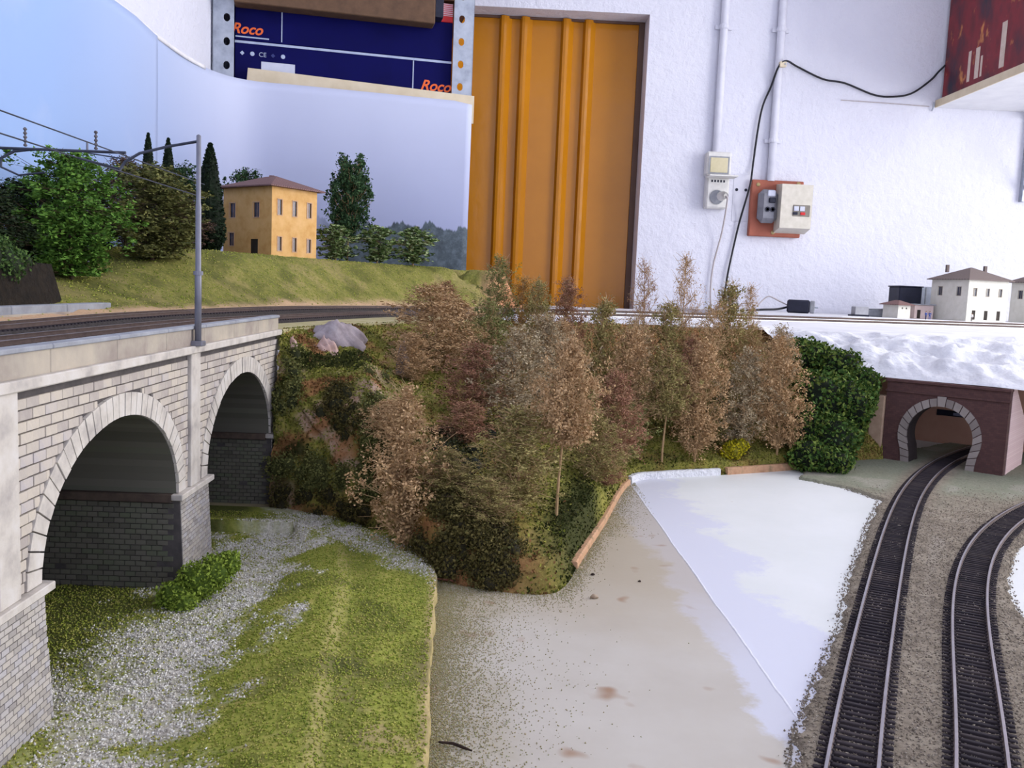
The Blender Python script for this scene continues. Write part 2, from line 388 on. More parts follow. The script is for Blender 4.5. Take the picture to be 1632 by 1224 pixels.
for ya, yb in zip(ys, ys[1:]):
    za, zb = zlow(ya), zlow(yb)
    if yb - ya < 1e-6: continue
    b.face([(xf, ya, za), (xf, yb, zb), (xf, yb, ZT), (xf, ya, ZT)]); b.face([(XB, yb, zb), (XB, ya, za), (XB, ya, ZT), (XB, yb, ZT)])
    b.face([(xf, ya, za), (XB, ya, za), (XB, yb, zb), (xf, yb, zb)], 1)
b.face([(xf, Y0, ZT), (xf, Y1, ZT), (XB, Y1, ZT), (XB, Y0, ZT)]); b.face([(xf, Y1, ZS), (XB, Y1, ZS), (XB, Y1, ZT), (xf, Y1, ZT)]); b.face([(XB, Y0, ZS), (xf, Y0, ZS), (xf, Y0, ZT), (XB, Y0, ZT)])
b.build('spandrel_wall', [m_mortar, m_shadebrick], vd)
# piers (battered, below the impost)
PIERS = [(Y0, .3315), (.4808, .5285), (.6835, .705)]
for ya, yb in PIERS:
    b = MB(); e = .0012
    V = [(XF + .004, ya - e, .996), (XF + .004, yb + e, .996), (XB - .002, yb + e, .996), (XB - .002, ya - e, .996), (XF + .0012, ya, ZS), (XF + .0012, yb, ZS), (XB, yb, ZS), (XB, ya, ZS)]
    b.mesh(V, [(3, 2, 1, 0), (4, 5, 6, 7), (0, 1, 5, 4), (1, 2, 6, 5), (2, 3, 7, 6), (3, 0, 4, 7)]); b.build('pier', m_mortar, vd)
    bb = MB(); row = 0; z = 1.0
    while z < ZS - .002:
        t = (z - .996) / (ZS - .996); xo = XF + .004 - .0028 * t; off = (row % 2) * .0026; y = ya - e * (1 - t) - off
        while y < yb + e * (1 - t):
            y0_, y1_ = max(y, ya - e * (1 - t)), min(y + .0050, yb + e * (1 - t))
            if y1_ - y0_ > .0008 and (yb > .34 or y0_ > .27): bb.box((xo - .001, y0_ + .0002, z), (xo + .00045, y1_, z + .0020))
            y += .0052
        row += 1; z += .00235
    bb.build('pier_brickwork', mat('pier_brick', [(150, 144, 140), (184, 176, 166), (172, 168, 170)], 1, .85, src='island'), vd, kind='stuff')
# dark brickwork on the pier sides seen through the arches
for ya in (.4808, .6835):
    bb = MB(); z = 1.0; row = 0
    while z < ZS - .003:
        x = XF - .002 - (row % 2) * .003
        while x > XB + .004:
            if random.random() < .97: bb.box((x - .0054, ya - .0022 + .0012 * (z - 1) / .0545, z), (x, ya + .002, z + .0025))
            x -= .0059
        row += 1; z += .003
    bb.build('jamb_brickwork', m_shadebrick, vd, kind='stuff')
# impost bands
for ya, yb in PIERS:
    ye = yb + (.0042 if yb < .7 else .001); b = MB(); b.bbox((XF - .0022, ya - .0042, ZS - .0016), (XF + .0042, ye, ZS + .0017), .0004); b.build('impost', m_trimst, vd); b = MB(); b.bbox((XB - .003, ya - .0040, ZS - .0030), (XF - .0022, ye - .0002, ZS + .0017), .0004); b.build('jamb_impost', m_shadeband, vd)
# voussoirs
RW = .0108
for c, a, h in ARCH:
    N = 33; th = np.linspace(0, math.pi, 400); px, pz = -np.cos(th) * a, np.sin(th) * h
    s = np.r_[0, np.cumsum(np.hypot(np.diff(px), np.diff(pz)))]; tt = np.interp(np.linspace(0, s[-1], N + 1), s, th)
    for k in range(N):
        P = []
        for t, sh in ((tt[k], 1), (tt[k + 1], -1)):
            nx, nz = -math.cos(t) / a, math.sin(t) / h; L = math.hypot(nx, nz); nx /= L; nz /= L
            tx, tz = math.sin(t) * a, math.cos(t) * h; L = math.hypot(tx, tz); g = .00035 * sh
            y, z = c - a * math.cos(t) + tx / L * g, ZS + .0017 + h * math.sin(t) * (1 - .03) + tz / L * g
            P += [(y, z), (y + nx * RW, z + nz * RW)]
        (ya, za), (yb, zb), (yc, zc), (yd, zd) = P
        zm = .0009 + .0004 * random.random()
        b = MB(); F4 = [(ya, za), (yc, zc), (yd, zd), (yb, zb)]; x0, x1 = XF - .003, XF + zm
        V = [(x0, y, z) for y, z in F4] + [(x1, y, z) for y, z in F4]
        b.mesh(V, [(0, 3, 2, 1), (4, 5, 6, 7), (0, 1, 5, 4), (1, 2, 6, 5), (2, 3, 7, 6), (3, 0, 4, 7)]); b.build('voussoir', m_trimst, vd)
# face stones, each course in running bond, clipped by the arch rings
CH, CL = .0043, .0092; blocks = []; z = ZS + .002; row = 0
while z + CH < 1.1330:
    zc = z + CH / 2; holes = [(.3000, .3150), (.4960, .5135)]
    for c, a, h in ARCH:
        q = (z + CH * .85 - ZS - .0017) / (h + RW + .0006)
        if q < 1: w = (a + RW + .0004) * math.sqrt(max(0, 1 - q * q)); holes.append((c - w, c + w))
    y = Y0 + .002 - (row % 2) * CL / 2
    while y < .7045:
        segs = [(y, min(y + CL, .7045))]
        for h0, h1 in holes:
            nx = []
            for s0, s1 in segs:
                if s1 <= h0 or s0 >= h1: nx.append((s0, s1))
                else:
                    if s0 < h0: nx.append((s0, h0))
                    if s1 > h1: nx.append((h1, s1))
            segs = nx
        for s0, s1 in segs:
            if s1 - s0 > .0012 and s1 > .285: blocks.append((s0 + .00018, s1 - .00018, z, z + CH - .00055))
        y += CL
    z += CH; row += 1
blocks.sort(key=lambda q: -(min(1.0, (q[1] - q[0]) / CL) / q[0] ** 3))
cache = {}
for q in blocks[:300]:
    key = (round(q[1] - q[0], 4)); px_ = random.random() * .0004
    if key not in cache:
        b = MB(); b.bbox((-.0012, -key / 2, 0), (.0003, key / 2, CH - .00055), .00015); o = b.build('stone_block', m_stone, None); me = o.data; bpy.data.objects.remove(o); cache[key] = me
    o = share('stone_block', cache[key], vd); o.location = Vector((XF + px_, (q[0] + q[1]) / 2, q[2])) - Vector(vd.location)
b = MB()
for q in blocks[300:]: b.bbox((XF - .001, q[0], q[2]), (XF + .0003 + random.random() * .0004, q[1], q[3]), .00015)
b.build('distant_stone_blocks', mat('viaduct_stone_far', [(162, 152, 146), (180, 170, 160), (194, 183, 168), (176, 168, 168)], 1, .85, src='island'), vd, kind='stuff')
for y0_, y1_ in ((.3005, .3145), (.4970, .5125)):
    b = MB(); b.bbox((XF - .002, y0_, ZS + .0017), (XF + .0022, y1_, 1.1326), .0004); b.build('pilaster', m_trimst, vd)
b = MB(); b.bbox((XF - .003, Y0, 1.1325), (XF + .0036, .7058, 1.1368), .0005); b.build('string_course', m_trimst, vd)
b = MB(); b.box((XB, Y0, 1.1320), (XF - .003, .7055, 1.1352)); b.build('trackbed_slab', m_conc, vd)
m_parap = mat('parapet_stone', [(142, 130, 122), (168, 158, 144), (184, 172, 154)], 34, .85, bump=.3, bscale=240)
for k in range(8):
    ya = Y0 + k * (.7055 - Y0) / 8; yb = Y0 + (k + 1) * (.7055 - Y0) / 8
    b = MB(); b.bbox((XF - .0042, ya + .0002, 1.1366), (XF + .0006, yb - .0002, 1.1462), .0003); b.build('parapet_panel', m_parap, vd)
    b = MB(); b.bbox((XF - .0052, ya + .0003, 1.1460), (XF + .0018, yb - .0003, 1.1480), .0004); b.build('coping', m_conc, vd)
b = MB(); b.bbox((XB - .001, Y0, 1.1352), (XB + .004, .7055, 1.1440), .0004); b.build('rear_parapet', m_parap, vd)

# ------------------------------------------------------------------ terrain materials
def terrain_mat(name, base, r, g, bl, bscale=700):
    m, nt, bs = new_mat(name, .95, .15); co = coords(nt)
    at = nt.nodes.new('ShaderNodeVertexColor'); at.layer_name = 'mask'; sp = nt.nodes.new('ShaderNodeSeparateColor'); nt.links.new(at.outputs[0], sp.inputs[0])
    f1 = noise(nt, co, 260, 4, .7); col = ramp(nt, base, math_n(nt, 'ADD', math_n(nt, 'MULTIPLY', f1, .6), math_n(nt, 'MULTIPLY', noise(nt, co, 40, 3), .4)), .36, .64)
    for ch, cols in zip((0, 1, 2), (r, g, bl)): col = mixc(nt, sp.outputs[ch], col, ramp(nt, cols, noise(nt, co, 420, 3, .75), .36, .64))
    nt.links.new(col, bs.inputs['Base Color']); add_bump(nt, bs, noise(nt, co, bscale, 4, .7), .6, .0012); return m
GRASS = [(112, 122, 52), (136, 142, 62), (154, 158, 72), (172, 162, 90)]
GRAVEL = [(176, 170, 158), (206, 200, 190), (228, 224, 214)]
# left lower ground: turf bank and gravel stream bed
m_turf = terrain_mat('turf_and_gravel', GRASS, GRAVEL, [(168, 150, 106), (190, 170, 122)], [(60, 66, 34), (84, 88, 46)])
edge_pts = np.array([(-.030, .68), (-.0286, .52), (-.0253, .4977), (-.0234, .4406), (-.0209, .369), (-.0169, .3064), (-.012, .2)])
crease_pts = np.array([(-.13, .60), (-.0882, .5451), (-.0747, .4748), (-.0654, .3692), (-.0564, .2968), (-.045, .2)])
gr_pts = np.array([(-.118, .66), (-.108, .6075), (-.112, .56), (-.117, .4787), (-.114, .363), (-.1088, .30), (-.1, .2)])
gl_pts = np.array([(-.150, .66), (-.158, .60), (-.164, .56), (-.164, .45), (-.172, .40), (-.160, .32), (-.16, .2)])
fx = lambda pts, y: np.interp(-y, -pts[:, 1], pts[:, 0])
def ground_z(x, y):
    e, c, g = fx(edge_pts, y), fx(crease_pts, y), fx(gr_pts, y)
    z = .0022 + .0095 * sst(g - .02, c - .004, x) - .0028 * sst(c - .003, c + .006, x) - .0012 * sst(c + .006, e, x)
    z = z + .0022 * (fnoise(x, y, 60, 3) - .47) + .0009 * (fnoise(x, y, 260, 5) - .47)
    return 1.0 + z * sst(.64, .58, y) * 1.0 + .002 * sst(.58, .64, y)
def ground_masks(x, y):
    n1 = fnoise(x, y, 55, 21); n2 = fnoise(x, y, 240, 22)
    gl, gr_ = fx(gl_pts, y), fx(gr_pts, y)
    inside = sst(-.020, .012, x - gl + (n1 - .47) * .09) * sst(-.022, .014, gr_ - x + (n1 - .47) * .09)
    foot = sst(.035, .012, np.abs((y - .505) - (-.028 - x) * .95 - .012) + (n1 - .47) * .03) * sst(-.13, -.10, x) * .85
    n3 = fnoise(x, y, 28, 23); left_ = sst(.05, -.02, x - gl) * .55; G = np.clip((inside * (1 - left_ * sst(.40, .55, n3)) + foot * .8) * np.clip(.15 + 1.5 * n2 * (.5 + n3), 0, 1.2), 0, 1)
    e, c = fx(edge_pts, y), fx(crease_pts, y)
    tan = np.clip(sst(.006, .001, e - x) + .8 * sst(.0065, .001, np.abs(x - c)) * sst(.56, .52, y) * (n1 + .2) + .75 * sst(.5, .64, n1) * sst(-.13, -.07, x) * sst(.42, .32, y), 0, 1) * (1 - .5 * G)
    dark = np.clip(sst(.52, .66, fnoise(x, y, 38, 30)) * .5 + .7 * sst(.014, .003, np.abs(x - c - .010)) * n1 + .9 * sst(-.166, -.185, x), 0, .85) * (1 - G)
    return np.stack([G, tan, dark], -1)
gb = thing('turf_bank', 'grassy bank with grey gravel stream bed below the viaduct', 'bank', (-.1, .42, 1.0))
nx, ny = 250, 330; u = np.linspace(0, 1, nx); yy = np.linspace(.205, .665, ny)
UU, YY = np.meshgrid(u, yy); E_ = fx(edge_pts, YY) + .0016 * (fnoise(YY, YY * 0, 90, 8) - .47) * 2; XX = -.335 + UU * (E_ + .335); ZZ = ground_z(XX, YY)
idx = np.arange(nx * ny).reshape(ny, nx); F = np.stack([idx[:-1, :-1], idx[:-1, 1:], idx[1:, 1:], idx[1:, :-1]], -1).reshape(-1, 4)
V = np.stack([XX, YY, ZZ], -1).reshape(-1, 3); MK = ground_masks(XX, YY).reshape(-1, 3)
low = np.stack([XX[:, -1] + .0006, YY[:, -1], np.full(ny, .9995)], -1); mid = np.stack([XX[:, -1] + .0004, YY[:, -1], (ZZ[:, -1] + 1.0) / 2], -1)
nV = len(V); V = np.r_[V, mid, low]; MK = np.r_[MK, np.tile([[0, .9, 0]], (2 * ny, 1))]
ii = np.arange(ny - 1); e0 = idx[:, -1]
F = np.r_[F, np.stack([e0[:-1], nV + ii, nV + ii + 1, e0[1:]], -1), np.stack([nV + ii, nV + ny + ii, nV + ny + ii + 1, nV + ii + 1], -1)]
np_mesh('ground', V, F, m_turf, gb, smooth=True, mask=MK)
m_flock = mat('grass_flock', [(110, 126, 50), (134, 144, 58), (152, 158, 68), (172, 164, 92), (144, 152, 70)], src='island', rough=.95, spec=.1)
m_pebble = mat('gravel_grain', [(168, 162, 150), (204, 198, 188), (226, 222, 212), (240, 238, 232)], src='island', rough=.9, spec=.2)
n = 90000; x = rng.uniform(-.25, -.012, n); y = .22 + .43 * rng.random(n) ** 1.1; ok = (x < fx(edge_pts, y) - .0005); x, y = x[ok], y[ok]
mk = ground_masks(x, y); isg = rng.random(len(x)) < mk[:, 0] * 1.0
gx, gy = x[~isg], y[~isg]; P = np.stack([gx, gy, ground_z(gx, gy) + .0002], -1)
V, F = tets(P[:42000], rng.uniform(.00035, .0009, len(P))[:42000]); np_mesh('grass_tufts', V, F, m_flock, gb, kind='stuff')
gx, gy = x[isg], y[isg]; P = np.stack([gx, gy, ground_z(gx, gy) + .0002], -1)
V, F = tets(P, rng.uniform(.0003, .0010, len(P))); np_mesh('gravel_grains', V, F, m_pebble, gb, kind='stuff')

# ------------------------------------------------------------------ wooded hillside
hb = resample(catmull([(-.1655, .672), (-.1353, .655), (-.0959, .633), (-.0638, .5933), (-.0288, .5222), (-.0016, .5022), (.0351, .4949), (.051, .5105), (.0659, .5636), (.0911, .6484), (.1357, .8016), (.176, .8357), (.2379, .8607), (.3296, .9045), (.385, .945), (.452, .972)], 10), n=220)
ht = resample(catmull([(-.1655, .708), (-.137, .82), (-.077, .97), (-.002, 1.09), (.10, 1.143), (.20, 1.163), (.36, 1.148), (.42, 1.10), (.455, 1.02)], 10), n=220)
# pair the top and bottom curves so the cliff stays short
ub = np.linspace(0, 1, 220); ut = np.interp(ub, [0, .12, .25, .38, .5, .7, .9, 1], [0, .08, .16, .27, .45, .66, .88, 1]); tt_ = np.linspace(0, 1, 220)
ht = np.stack([np.interp(ut, tt_, ht[:, k]) for k in (0, 1)], 1)
NV = 120; vv = np.linspace(0, 1, NV) ** 1.25; Ug, Vg = np.meshgrid(ub, vv); XX = hb[None, :, 0] * (1 - Vg) + ht[None, :, 0] * Vg; YY = hb[None, :, 1] * (1 - Vg) + ht[None, :, 1] * Vg
cl = sst(.30, .17, Ug); tip = sst(.26, .36, Ug) * sst(.60, .50, Ug); edgeh = np.interp(Ug, [0, .3, .45, .55, .75, 1], [.004, .012, .024, .010, .006, .004])
prof = edgeh + (.137 - edgeh) * (cl * Vg ** .42 + (1 - cl) * (.30 * Vg ** .7 + .70 * Vg ** 1.35))
ztop = np.interp(Ug, [0, .9, 1], [1.0, 1.0, .72])
jump = sst(0, .035, Vg); ZZ = 1.0 + prof * jump * ztop
am = sst(0, .05, Vg) * sst(1, .93, Vg)
nz = fnoise(XX * 1.0 + ZZ * .7, YY + ZZ * .9, 22, 41) - .47; n2 = fnoise(XX * 1.3 + ZZ, YY - ZZ, 90, 42) - .47
ZZ = ZZ + am * (.012 * nz + .004 * n2); YY = YY + cl * am * (.016 * nz + .008 * n2 + .003 * (fnoise(XX + ZZ, ZZ, 220, 44) - .47)); XX = XX + am * .006 * n2
idx = np.arange(220 * NV).reshape(NV, 220); HF = np.stack([idx[:-1, :-1], idx[:-1, 1:], idx[1:, 1:], idx[1:, :-1]], -1).reshape(-1, 4); HV = np.stack([XX, YY, ZZ], -1).reshape(-1, 3)
m1 = fnoise(XX + ZZ, YY * .6 + ZZ * .7, 34, 51); m2 = fnoise(XX * 1.2 - ZZ, YY + ZZ, 46, 52); m3 = fnoise(XX, ZZ + YY, 28, 53)
rock = np.clip(cl * sst(.50, .62, m1) * .8 + .10 * sst(.55, .7, m1), 0, 1); brown = np.clip(sst(.44, .60, m2) * (.35 + .6 * cl) + .8 * sst(.50, .62, Ug) * sst(.55, .85, Vg) + .7 * sst(.10, .18, Ug) * sst(.34, .26, Ug) * sst(.35, .1, Vg), 0, 1) * (1 - .8 * tip * sst(.3, .1, Vg))
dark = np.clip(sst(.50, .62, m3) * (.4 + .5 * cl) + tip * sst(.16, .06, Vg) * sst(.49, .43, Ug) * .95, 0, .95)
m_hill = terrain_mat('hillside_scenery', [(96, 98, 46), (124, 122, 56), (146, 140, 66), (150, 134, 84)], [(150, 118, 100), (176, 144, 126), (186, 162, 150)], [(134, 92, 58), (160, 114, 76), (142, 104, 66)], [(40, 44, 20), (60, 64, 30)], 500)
hill = thing('wooded_hillside', 'steep model hillside with rocky cliff end beside the viaduct', 'hillside', (.1, .8, 1.0))
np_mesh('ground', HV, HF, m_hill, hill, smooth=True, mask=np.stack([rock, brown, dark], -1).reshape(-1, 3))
bvh = BVHTree.FromPolygons([Vector(p) for p in HV], [tuple(f) for f in HF])
def hill_z(x, y, default=1.0):
    h = bvh.ray_cast(Vector((x, y, 2)), Vector((0, 0, -1))); return h[0].z if h[0] is not None else default
# flock clumps on the slope
cell = rng.integers(0, len(HF), 90000); q = HF[cell]; w = rng.dirichlet((1, 1, 1, 1), 90000); P = np.einsum('nk,nkj->nj', w, HV[q]); cu = (cell % 219) / 219; P[:, 2] += .0006; P[:, 1] -= .0005 * (cu < .3)
mk_ = np.stack([rock, brown, dark], -1).reshape(-1, 3)[q[:, 0]]
keep = rng.random(90000) < np.where(cu < .28, .75 * (1 - .85 * mk_[:, 0]), .9); P = P[keep]; mk_ = mk_[keep]; cu = cu[keep]
m_fgreen = mat('hill_flock_green', [(78, 88, 34), (112, 118, 46), (140, 138, 62), (150, 142, 84), (104, 100, 50)], src='island', rough=.95, spec=.1)
m_fbrown = mat('hill_flock_brown', [(88, 60, 38), (122, 86, 54), (146, 108, 72), (104, 88, 48)], src='island', rough=.95, spec=.1)
m_fdark = mat('hill_flock_dark', [(34, 40, 18), (54, 60, 26), (72, 72, 36)], src='island', rough=.95, spec=.1)
which = np.where(rng.random(len(P)) < mk_[:, 2], 2, np.where(rng.random(len(P)) < mk_[:, 1], 1, 0))
for k, mm in enumerate((m_fgreen, m_fbrown, m_fdark)):
    V, F = leaves(P[which == k], rng.uniform(.0012, .003, (which == k).sum())); np_mesh('flock', V, F, mm, hill, kind='stuff')
# board edge under the right flank of the hill: bare orange board, then a white painted stretch
def edge_strip(name, a, c, m, h0=.0055):
    P = hb[(hb[:, 0] >= a) & (hb[:, 0] <= c) & (hb[:, 1] > .53)]
    b = MB(); b.sweep([(x, y, 1.0) for x, y in P], [(-.002, -.0002), (.0012, -.0002), (.0010, h0 * .85), (.0, h0), (-.004, h0)]); return b.build(name, m, hill)
edge_strip('board_edge', .060, .136, m_orange, .0048); edge_strip('painted_edge', .1365, .240, mat('fresh_white_filler', [(228, 228, 232), (240, 240, 244)], 200, .6, bump=1, bscale=260, bdist=.004), .0066); edge_strip('board_edge', .2405, .345, m_orange, .007)
# grey rock on the cliff top
def rock_mesh(name, c, r, m, parent, seed, sub=4):
    import bmesh
    bm = bmesh.new(); bmesh.ops.create_icosphere(bm, subdivisions=sub, radius=1); g = np.random.default_rng(seed)
    V = np.array([v.co for v in bm.verts]); F = [[v.index for v in f.verts] for f in bm.faces]; bm.free()
    d = 1 + .35 * (fnoise(V[:, 0] * 3 + seed, V[:, 1] * 3 + V[:, 2] * 2, 1, seed) - .47) * 2 + .12 * (fnoise(V[:, 0] * 9 + V[:, 2] * 5, V[:, 1] * 9, 1, seed + 1) - .47)
    for _ in range(9):
        n_ = g.normal(size=3); n_ /= np.linalg.norm(n_); h = V @ n_; lim = .72; V = V - np.outer(np.clip(h - lim, 0, None), n_) * .8
    V = V * d[:, None]; V[:, :2] *= (1 - .45 * np.clip(V[:, 2:3], -.3, 1)); V = V + .05 * (fnoise(V[:, 0:1] * 11 + seed + V[:, 2:3] * 7, V[:, 1:2] * 11, 1, seed + 2) - .47) * V; V = V * np.array(r) + np.array(c); return np_mesh(name, V, np.array(F), m, parent)
m_rock = mat('grey_rock', [(120, 108, 108), (152, 140, 142), (176, 166, 168)], 60, .9, bump=.6, bscale=220)
m_rockp = mat('pinkish_rock', [(150, 118, 104), (182, 152, 142), (170, 150, 148)], 80, .9, bump=.6, bscale=220)
rock_mesh('rock_outcrop', (-.130, .752, 1.128), (.025, .014, .0195), m_rock, hill, 4); rock_mesh('rock_outcrop', (-.136, .728, 1.107), (.017, .010, .024), m_rockp, hill, 9)
rock_mesh('rock_outcrop', (-.075, .775, 1.108), (.007, .008, .018), m_rock, hill, 12); rock_mesh('rock_outcrop', (-.158, .712, 1.118), (.007, .008, .013), m_rockp, hill, 15)
rock_mesh('rock_outcrop', (-.080, .66, 1.048), (.006, .008, .022), m_rock, hill, 18)

# ------------------------------------------------------------------ back hill behind the viaduct line
bh = thing('grassy_back_hill', 'grassy hill behind the tracks with the yellow house on top', 'hill', (-.35, 1.2, 1.137))
be = back_edge[(back_edge[:, 1] > .2) & (back_edge[:, 0] < .09)]
be = np.c_[be[:, :2]]; BX = np.linspace(-.522, .10, 200); BY = np.linspace(.25, 1.745, 330)
XX, YY = np.meshgrid(BX, BY); PP = np.stack([XX.ravel(), YY.ravel()], 1)
D = np.full(len(PP), 9.); sgn = np.ones(len(PP)); T = np.gradient(be, axis=0)
for i in range(len(be)):
    dx = PP - be[i]; d = np.hypot(dx[:, 0], dx[:, 1]); up = d < D; D[up] = d[up]; sgn[up] = np.sign(T[i, 0] * dx[up, 1] - T[i, 1] * dx[up, 0])
D = (D * sgn).reshape(XX.shape)
H = .030 + .037 * sst(.86, 1.12, YY); H = H * sst(.035, -.07, XX + .25 * (fnoise(XX, YY, 14, 62) - .47))
Z = 1.1375 + .004 * sst(-.004, .01, D) + H * sst(.006, .135, D + .02 * (fnoise(XX, YY, 20, 63) - .47)) + .004 * (fnoise(XX, YY, 40, 64) - .47) * sst(0, .03, D) + .0015 * (fnoise(XX, YY, 200, 65) - .47)
Z = np.where(D > 0, Z, 1.1300)
BZ = Z; msk = (D > -.006)
idx = np.arange(XX.size).reshape(XX.shape); F = np.stack([idx[:-1, :-1], idx[:-1, 1:], idx[1:, 1:], idx[1:, :-1]], -1).reshape(-1, 4)
fk = msk.ravel()[F].all(1); F = F[fk]; used_ = np.unique(F); remap = np.zeros(XX.size, int); remap[used_] = np.arange(len(used_)); F = remap[F]
V = np.stack([XX, YY, Z], -1).reshape(-1, 3)[used_]
nA = fnoise(XX, YY, 24, 70); tanm = np.clip(sst(.044, .024, D + .03 * (nA - .47)) * .95 + .85 * sst(-.03, .03, XX + .05 * (nA - .47)) + .16 * sst(.52, .62, nA), 0, 1)
orange = np.clip(sst(-.03, .04, XX) * .9, 0, 1); dk_ = np.clip(sst(.5, .64, fnoise(XX, YY, 30, 71)) * .6 * (1 - tanm), 0, 1)
m_bhill = terrain_mat('back_hill_turf', [(92, 96, 48), (116, 116, 58), (134, 130, 68), (150, 138, 88)], [(190, 156, 122), (206, 172, 140)], [(188, 130, 92), (200, 146, 108)], [(70, 76, 36), (90, 92, 46)])
np_mesh('ground', V, F, m_bhill, bh, smooth=True, mask=np.stack([tanm, orange, dk_], -1).reshape(-1, 3)[used_])
def back_z(x, y): return float(BZ[np.clip(int(round((y - .25) / (1.745 - .25) * 329)), 0, 329), np.clip(int(round((x + .522) / .622 * 199)), 0, 199)])
sel = rng.integers(0, len(F), 26000); w = rng.dirichlet((1, 1, 1, 1), 26000); P = np.einsum('nk,nkj->nj', w, V[F[sel]]); mk_ = np.stack([tanm, orange], -1).reshape(-1, 2)[used_][F[sel][:, 0]]
keep = rng.random(26000) > mk_.max(1) * .95; V2, F2 = tets(P[keep], rng.uniform(.0006, .0016, keep.sum())); np_mesh('grass_tufts', V2, F2, m_flock, bh, kind='stuff')

# ------------------------------------------------------------------ low tracks, ballast
yt1 = np.linspace(.222, 1.13, 80); t1 = resample(np.stack([np.polyval([0.65298, -1.29167, 1.00323, 0.15608, 0.03052], yt1), yt1], 1), step=.004)
yt2 = np.linspace(.222, .88, 64); t2 = resample(np.stack([np.polyval([1.40742, -1.63314, 1.14356, -0.04714], yt2), yt2], 1), step=.004)
m_ballast = terrain_mat('ballast_base', [(112, 102, 90), (138, 127, 112), (158, 148, 132)], [(120, 124, 104), (146, 148, 130)], [(158, 150, 138), (176, 168, 156)], [(60, 54, 50), (84, 76, 70)], 600)
LE = [(.085, .225), (.1206, .3132), (.1308, .3392), (.1561, .3869), (.1962, .4585), (.2373, .5466), (.3051, .6757), (.358, .772), (.345, .815), (.310, .852), (.335, .90), (.40, .955), (.46, 1.0), (.70, 1.2), (.72, .225)]
HOLE = [(.72, .80), (.43, .66), (.3985, .622), (.3724, .587), (.345, .545), (.3253, .509), (.3145, .480), (.335, .468), (.45, .50), (.72, .60)]
gx_ = np.arange(.08, .72, .0022); gy_ = np.arange(.226, 1.15, .0022); XX, YY = np.meshgrid(gx_, gy_)
jx = XX + (fnoise(XX, YY, 160, 80, 3) - .44) * .007; jy = YY + (fnoise(XX, YY, 160, 84, 3) - .44) * .007
inside = in_poly(jx, jy, LE) & ~in_poly(jx, jy, HOLE)
def near_track(px, py):
    d = np.full(px.shape, 9.)
    for t in (t1, t2):
        for p in t[::2]: d = np.minimum(d, np.hypot(px - p[0], py - p[1]))
    return d
DT = near_track(XX, YY)
ZZ = 1.0012 + .0012 * fnoise(XX, YY, 60, 86) + .0012 * fnoise(XX, YY, 300, 87) - .0006 * sst(.014, .010, DT)
idx = np.arange(XX.size).reshape(XX.shape); F = np.stack([idx[:-1, :-1], idx[:-1, 1:], idx[1:, 1:], idx[1:, :-1]], -1).reshape(-1, 4)
fk = inside.ravel()[F].all(1); F = F[fk]; cnt = np.bincount(F.ravel(), minlength=XX.size); zr = ZZ.ravel().copy(); zr[cnt < 4] = .9999
used_ = np.unique(F); remap = np.zeros(XX.size, int); remap[used_] = np.arange(len(used_)); F = remap[F]
nA = fnoise(XX, YY, 18, 90)
green = np.clip(sst(.70, .86, YY + .12 * (nA - .47)) * sst(.013, .03, DT) * (.5 + nA), 0, .95); pale = np.clip(sst(.5, .62, nA) * .5 * sst(.02, .03, DT), 0, 1); dkm = np.clip(sst(.0155, .0125, DT) * .35, 0, 1)
bl = thing('ballast_bed', 'brown grey gravel ballast spread under and between both low tracks', 'ballast', (.3, .6, 1.0))
np_mesh('ground', np.stack([XX.ravel(), YY.ravel(), zr], -1)[used_], F, m_ballast, bl, mask=np.stack([green, pale, dkm], -1).reshape(-1, 3)[used_])
n = 230000; x = rng.uniform(.08, .70, n); y = .23 + .75 * rng.random(n) ** 1.5
jx = x + (fnoise(x, y, 160, 80, 3) - .44) * .007; jy = y + (fnoise(x, y, 160, 84, 3) - .44) * .007
ok = in_poly(jx, jy, LE) & ~in_poly(jx, jy, HOLE) & (rng.random(n) < sst(.86, .66, y)); x, y = x[ok][:85000], y[ok][:85000]; d = near_track(x, y)
zz = 1.0013 + .0012 * fnoise(x, y, 60, 86) + .0012 * fnoise(x, y, 300, 87) - .0004 * (d < .012)
m_grain = mat('ballast_grain', [(104, 94, 84), (128, 118, 104), (146, 134, 120), (168, 158, 144), (132, 120, 110)], src='island', rough=.95, spec=.15)
V, F = tets(np.stack([x, y, zz], -1), rng.uniform(.0004, .00085, len(x))); np_mesh('gravel_grains', V, F, m_grain, bl, kind='stuff')
# loose grains spilled over the white edge
n = 900; t = rng.random(n); k = rng.integers(1, 8, n); A = np.array(LE)
x = A[k, 0] * (1 - t) + A[k + 1, 0] * t - rng.exponential(.0009, n); y = A[k, 1] * (1 - t) + A[k + 1, 1] * t
V, F = tets(np.stack([x, y, np.full(n, 1.0003)], -1), rng.uniform(.0003, .0007, n)); np_mesh('spilled_grains', V, F, m_grain, bl, kind='stuff')
m_sleep = mat('sleeper_plastic', [(44, 40, 46), (58, 52, 56), (72, 64, 64)], 200, .8, src='object', spec=.15)
m_railside = mat('rail_side_rust', [(84, 70, 66), (104, 88, 82)], 200, .6, metal=.3)
m_railtop = mat('rail_head_steel', [(150, 146, 152), (172, 168, 174)], 100, .35, metal=.5, spec=.5)
def sleeper_mesh():
    b = MB(); b.bbox((-.0138, -.00105, 0), (.0138, .00105, .0017), .0003)
    for s in (-1, 1):
        for q in (-1, 1): b.box((s * .0089 + q * .0013 - .0005, -.0007, .0017), (s * .0089 + q * .0013 + .0005, .0007, .0024))
    o = b.build('sleeper', m_sleep); me = o.data; bpy.data.objects.remove(o); return me
SLEEPER = sleeper_mesh()
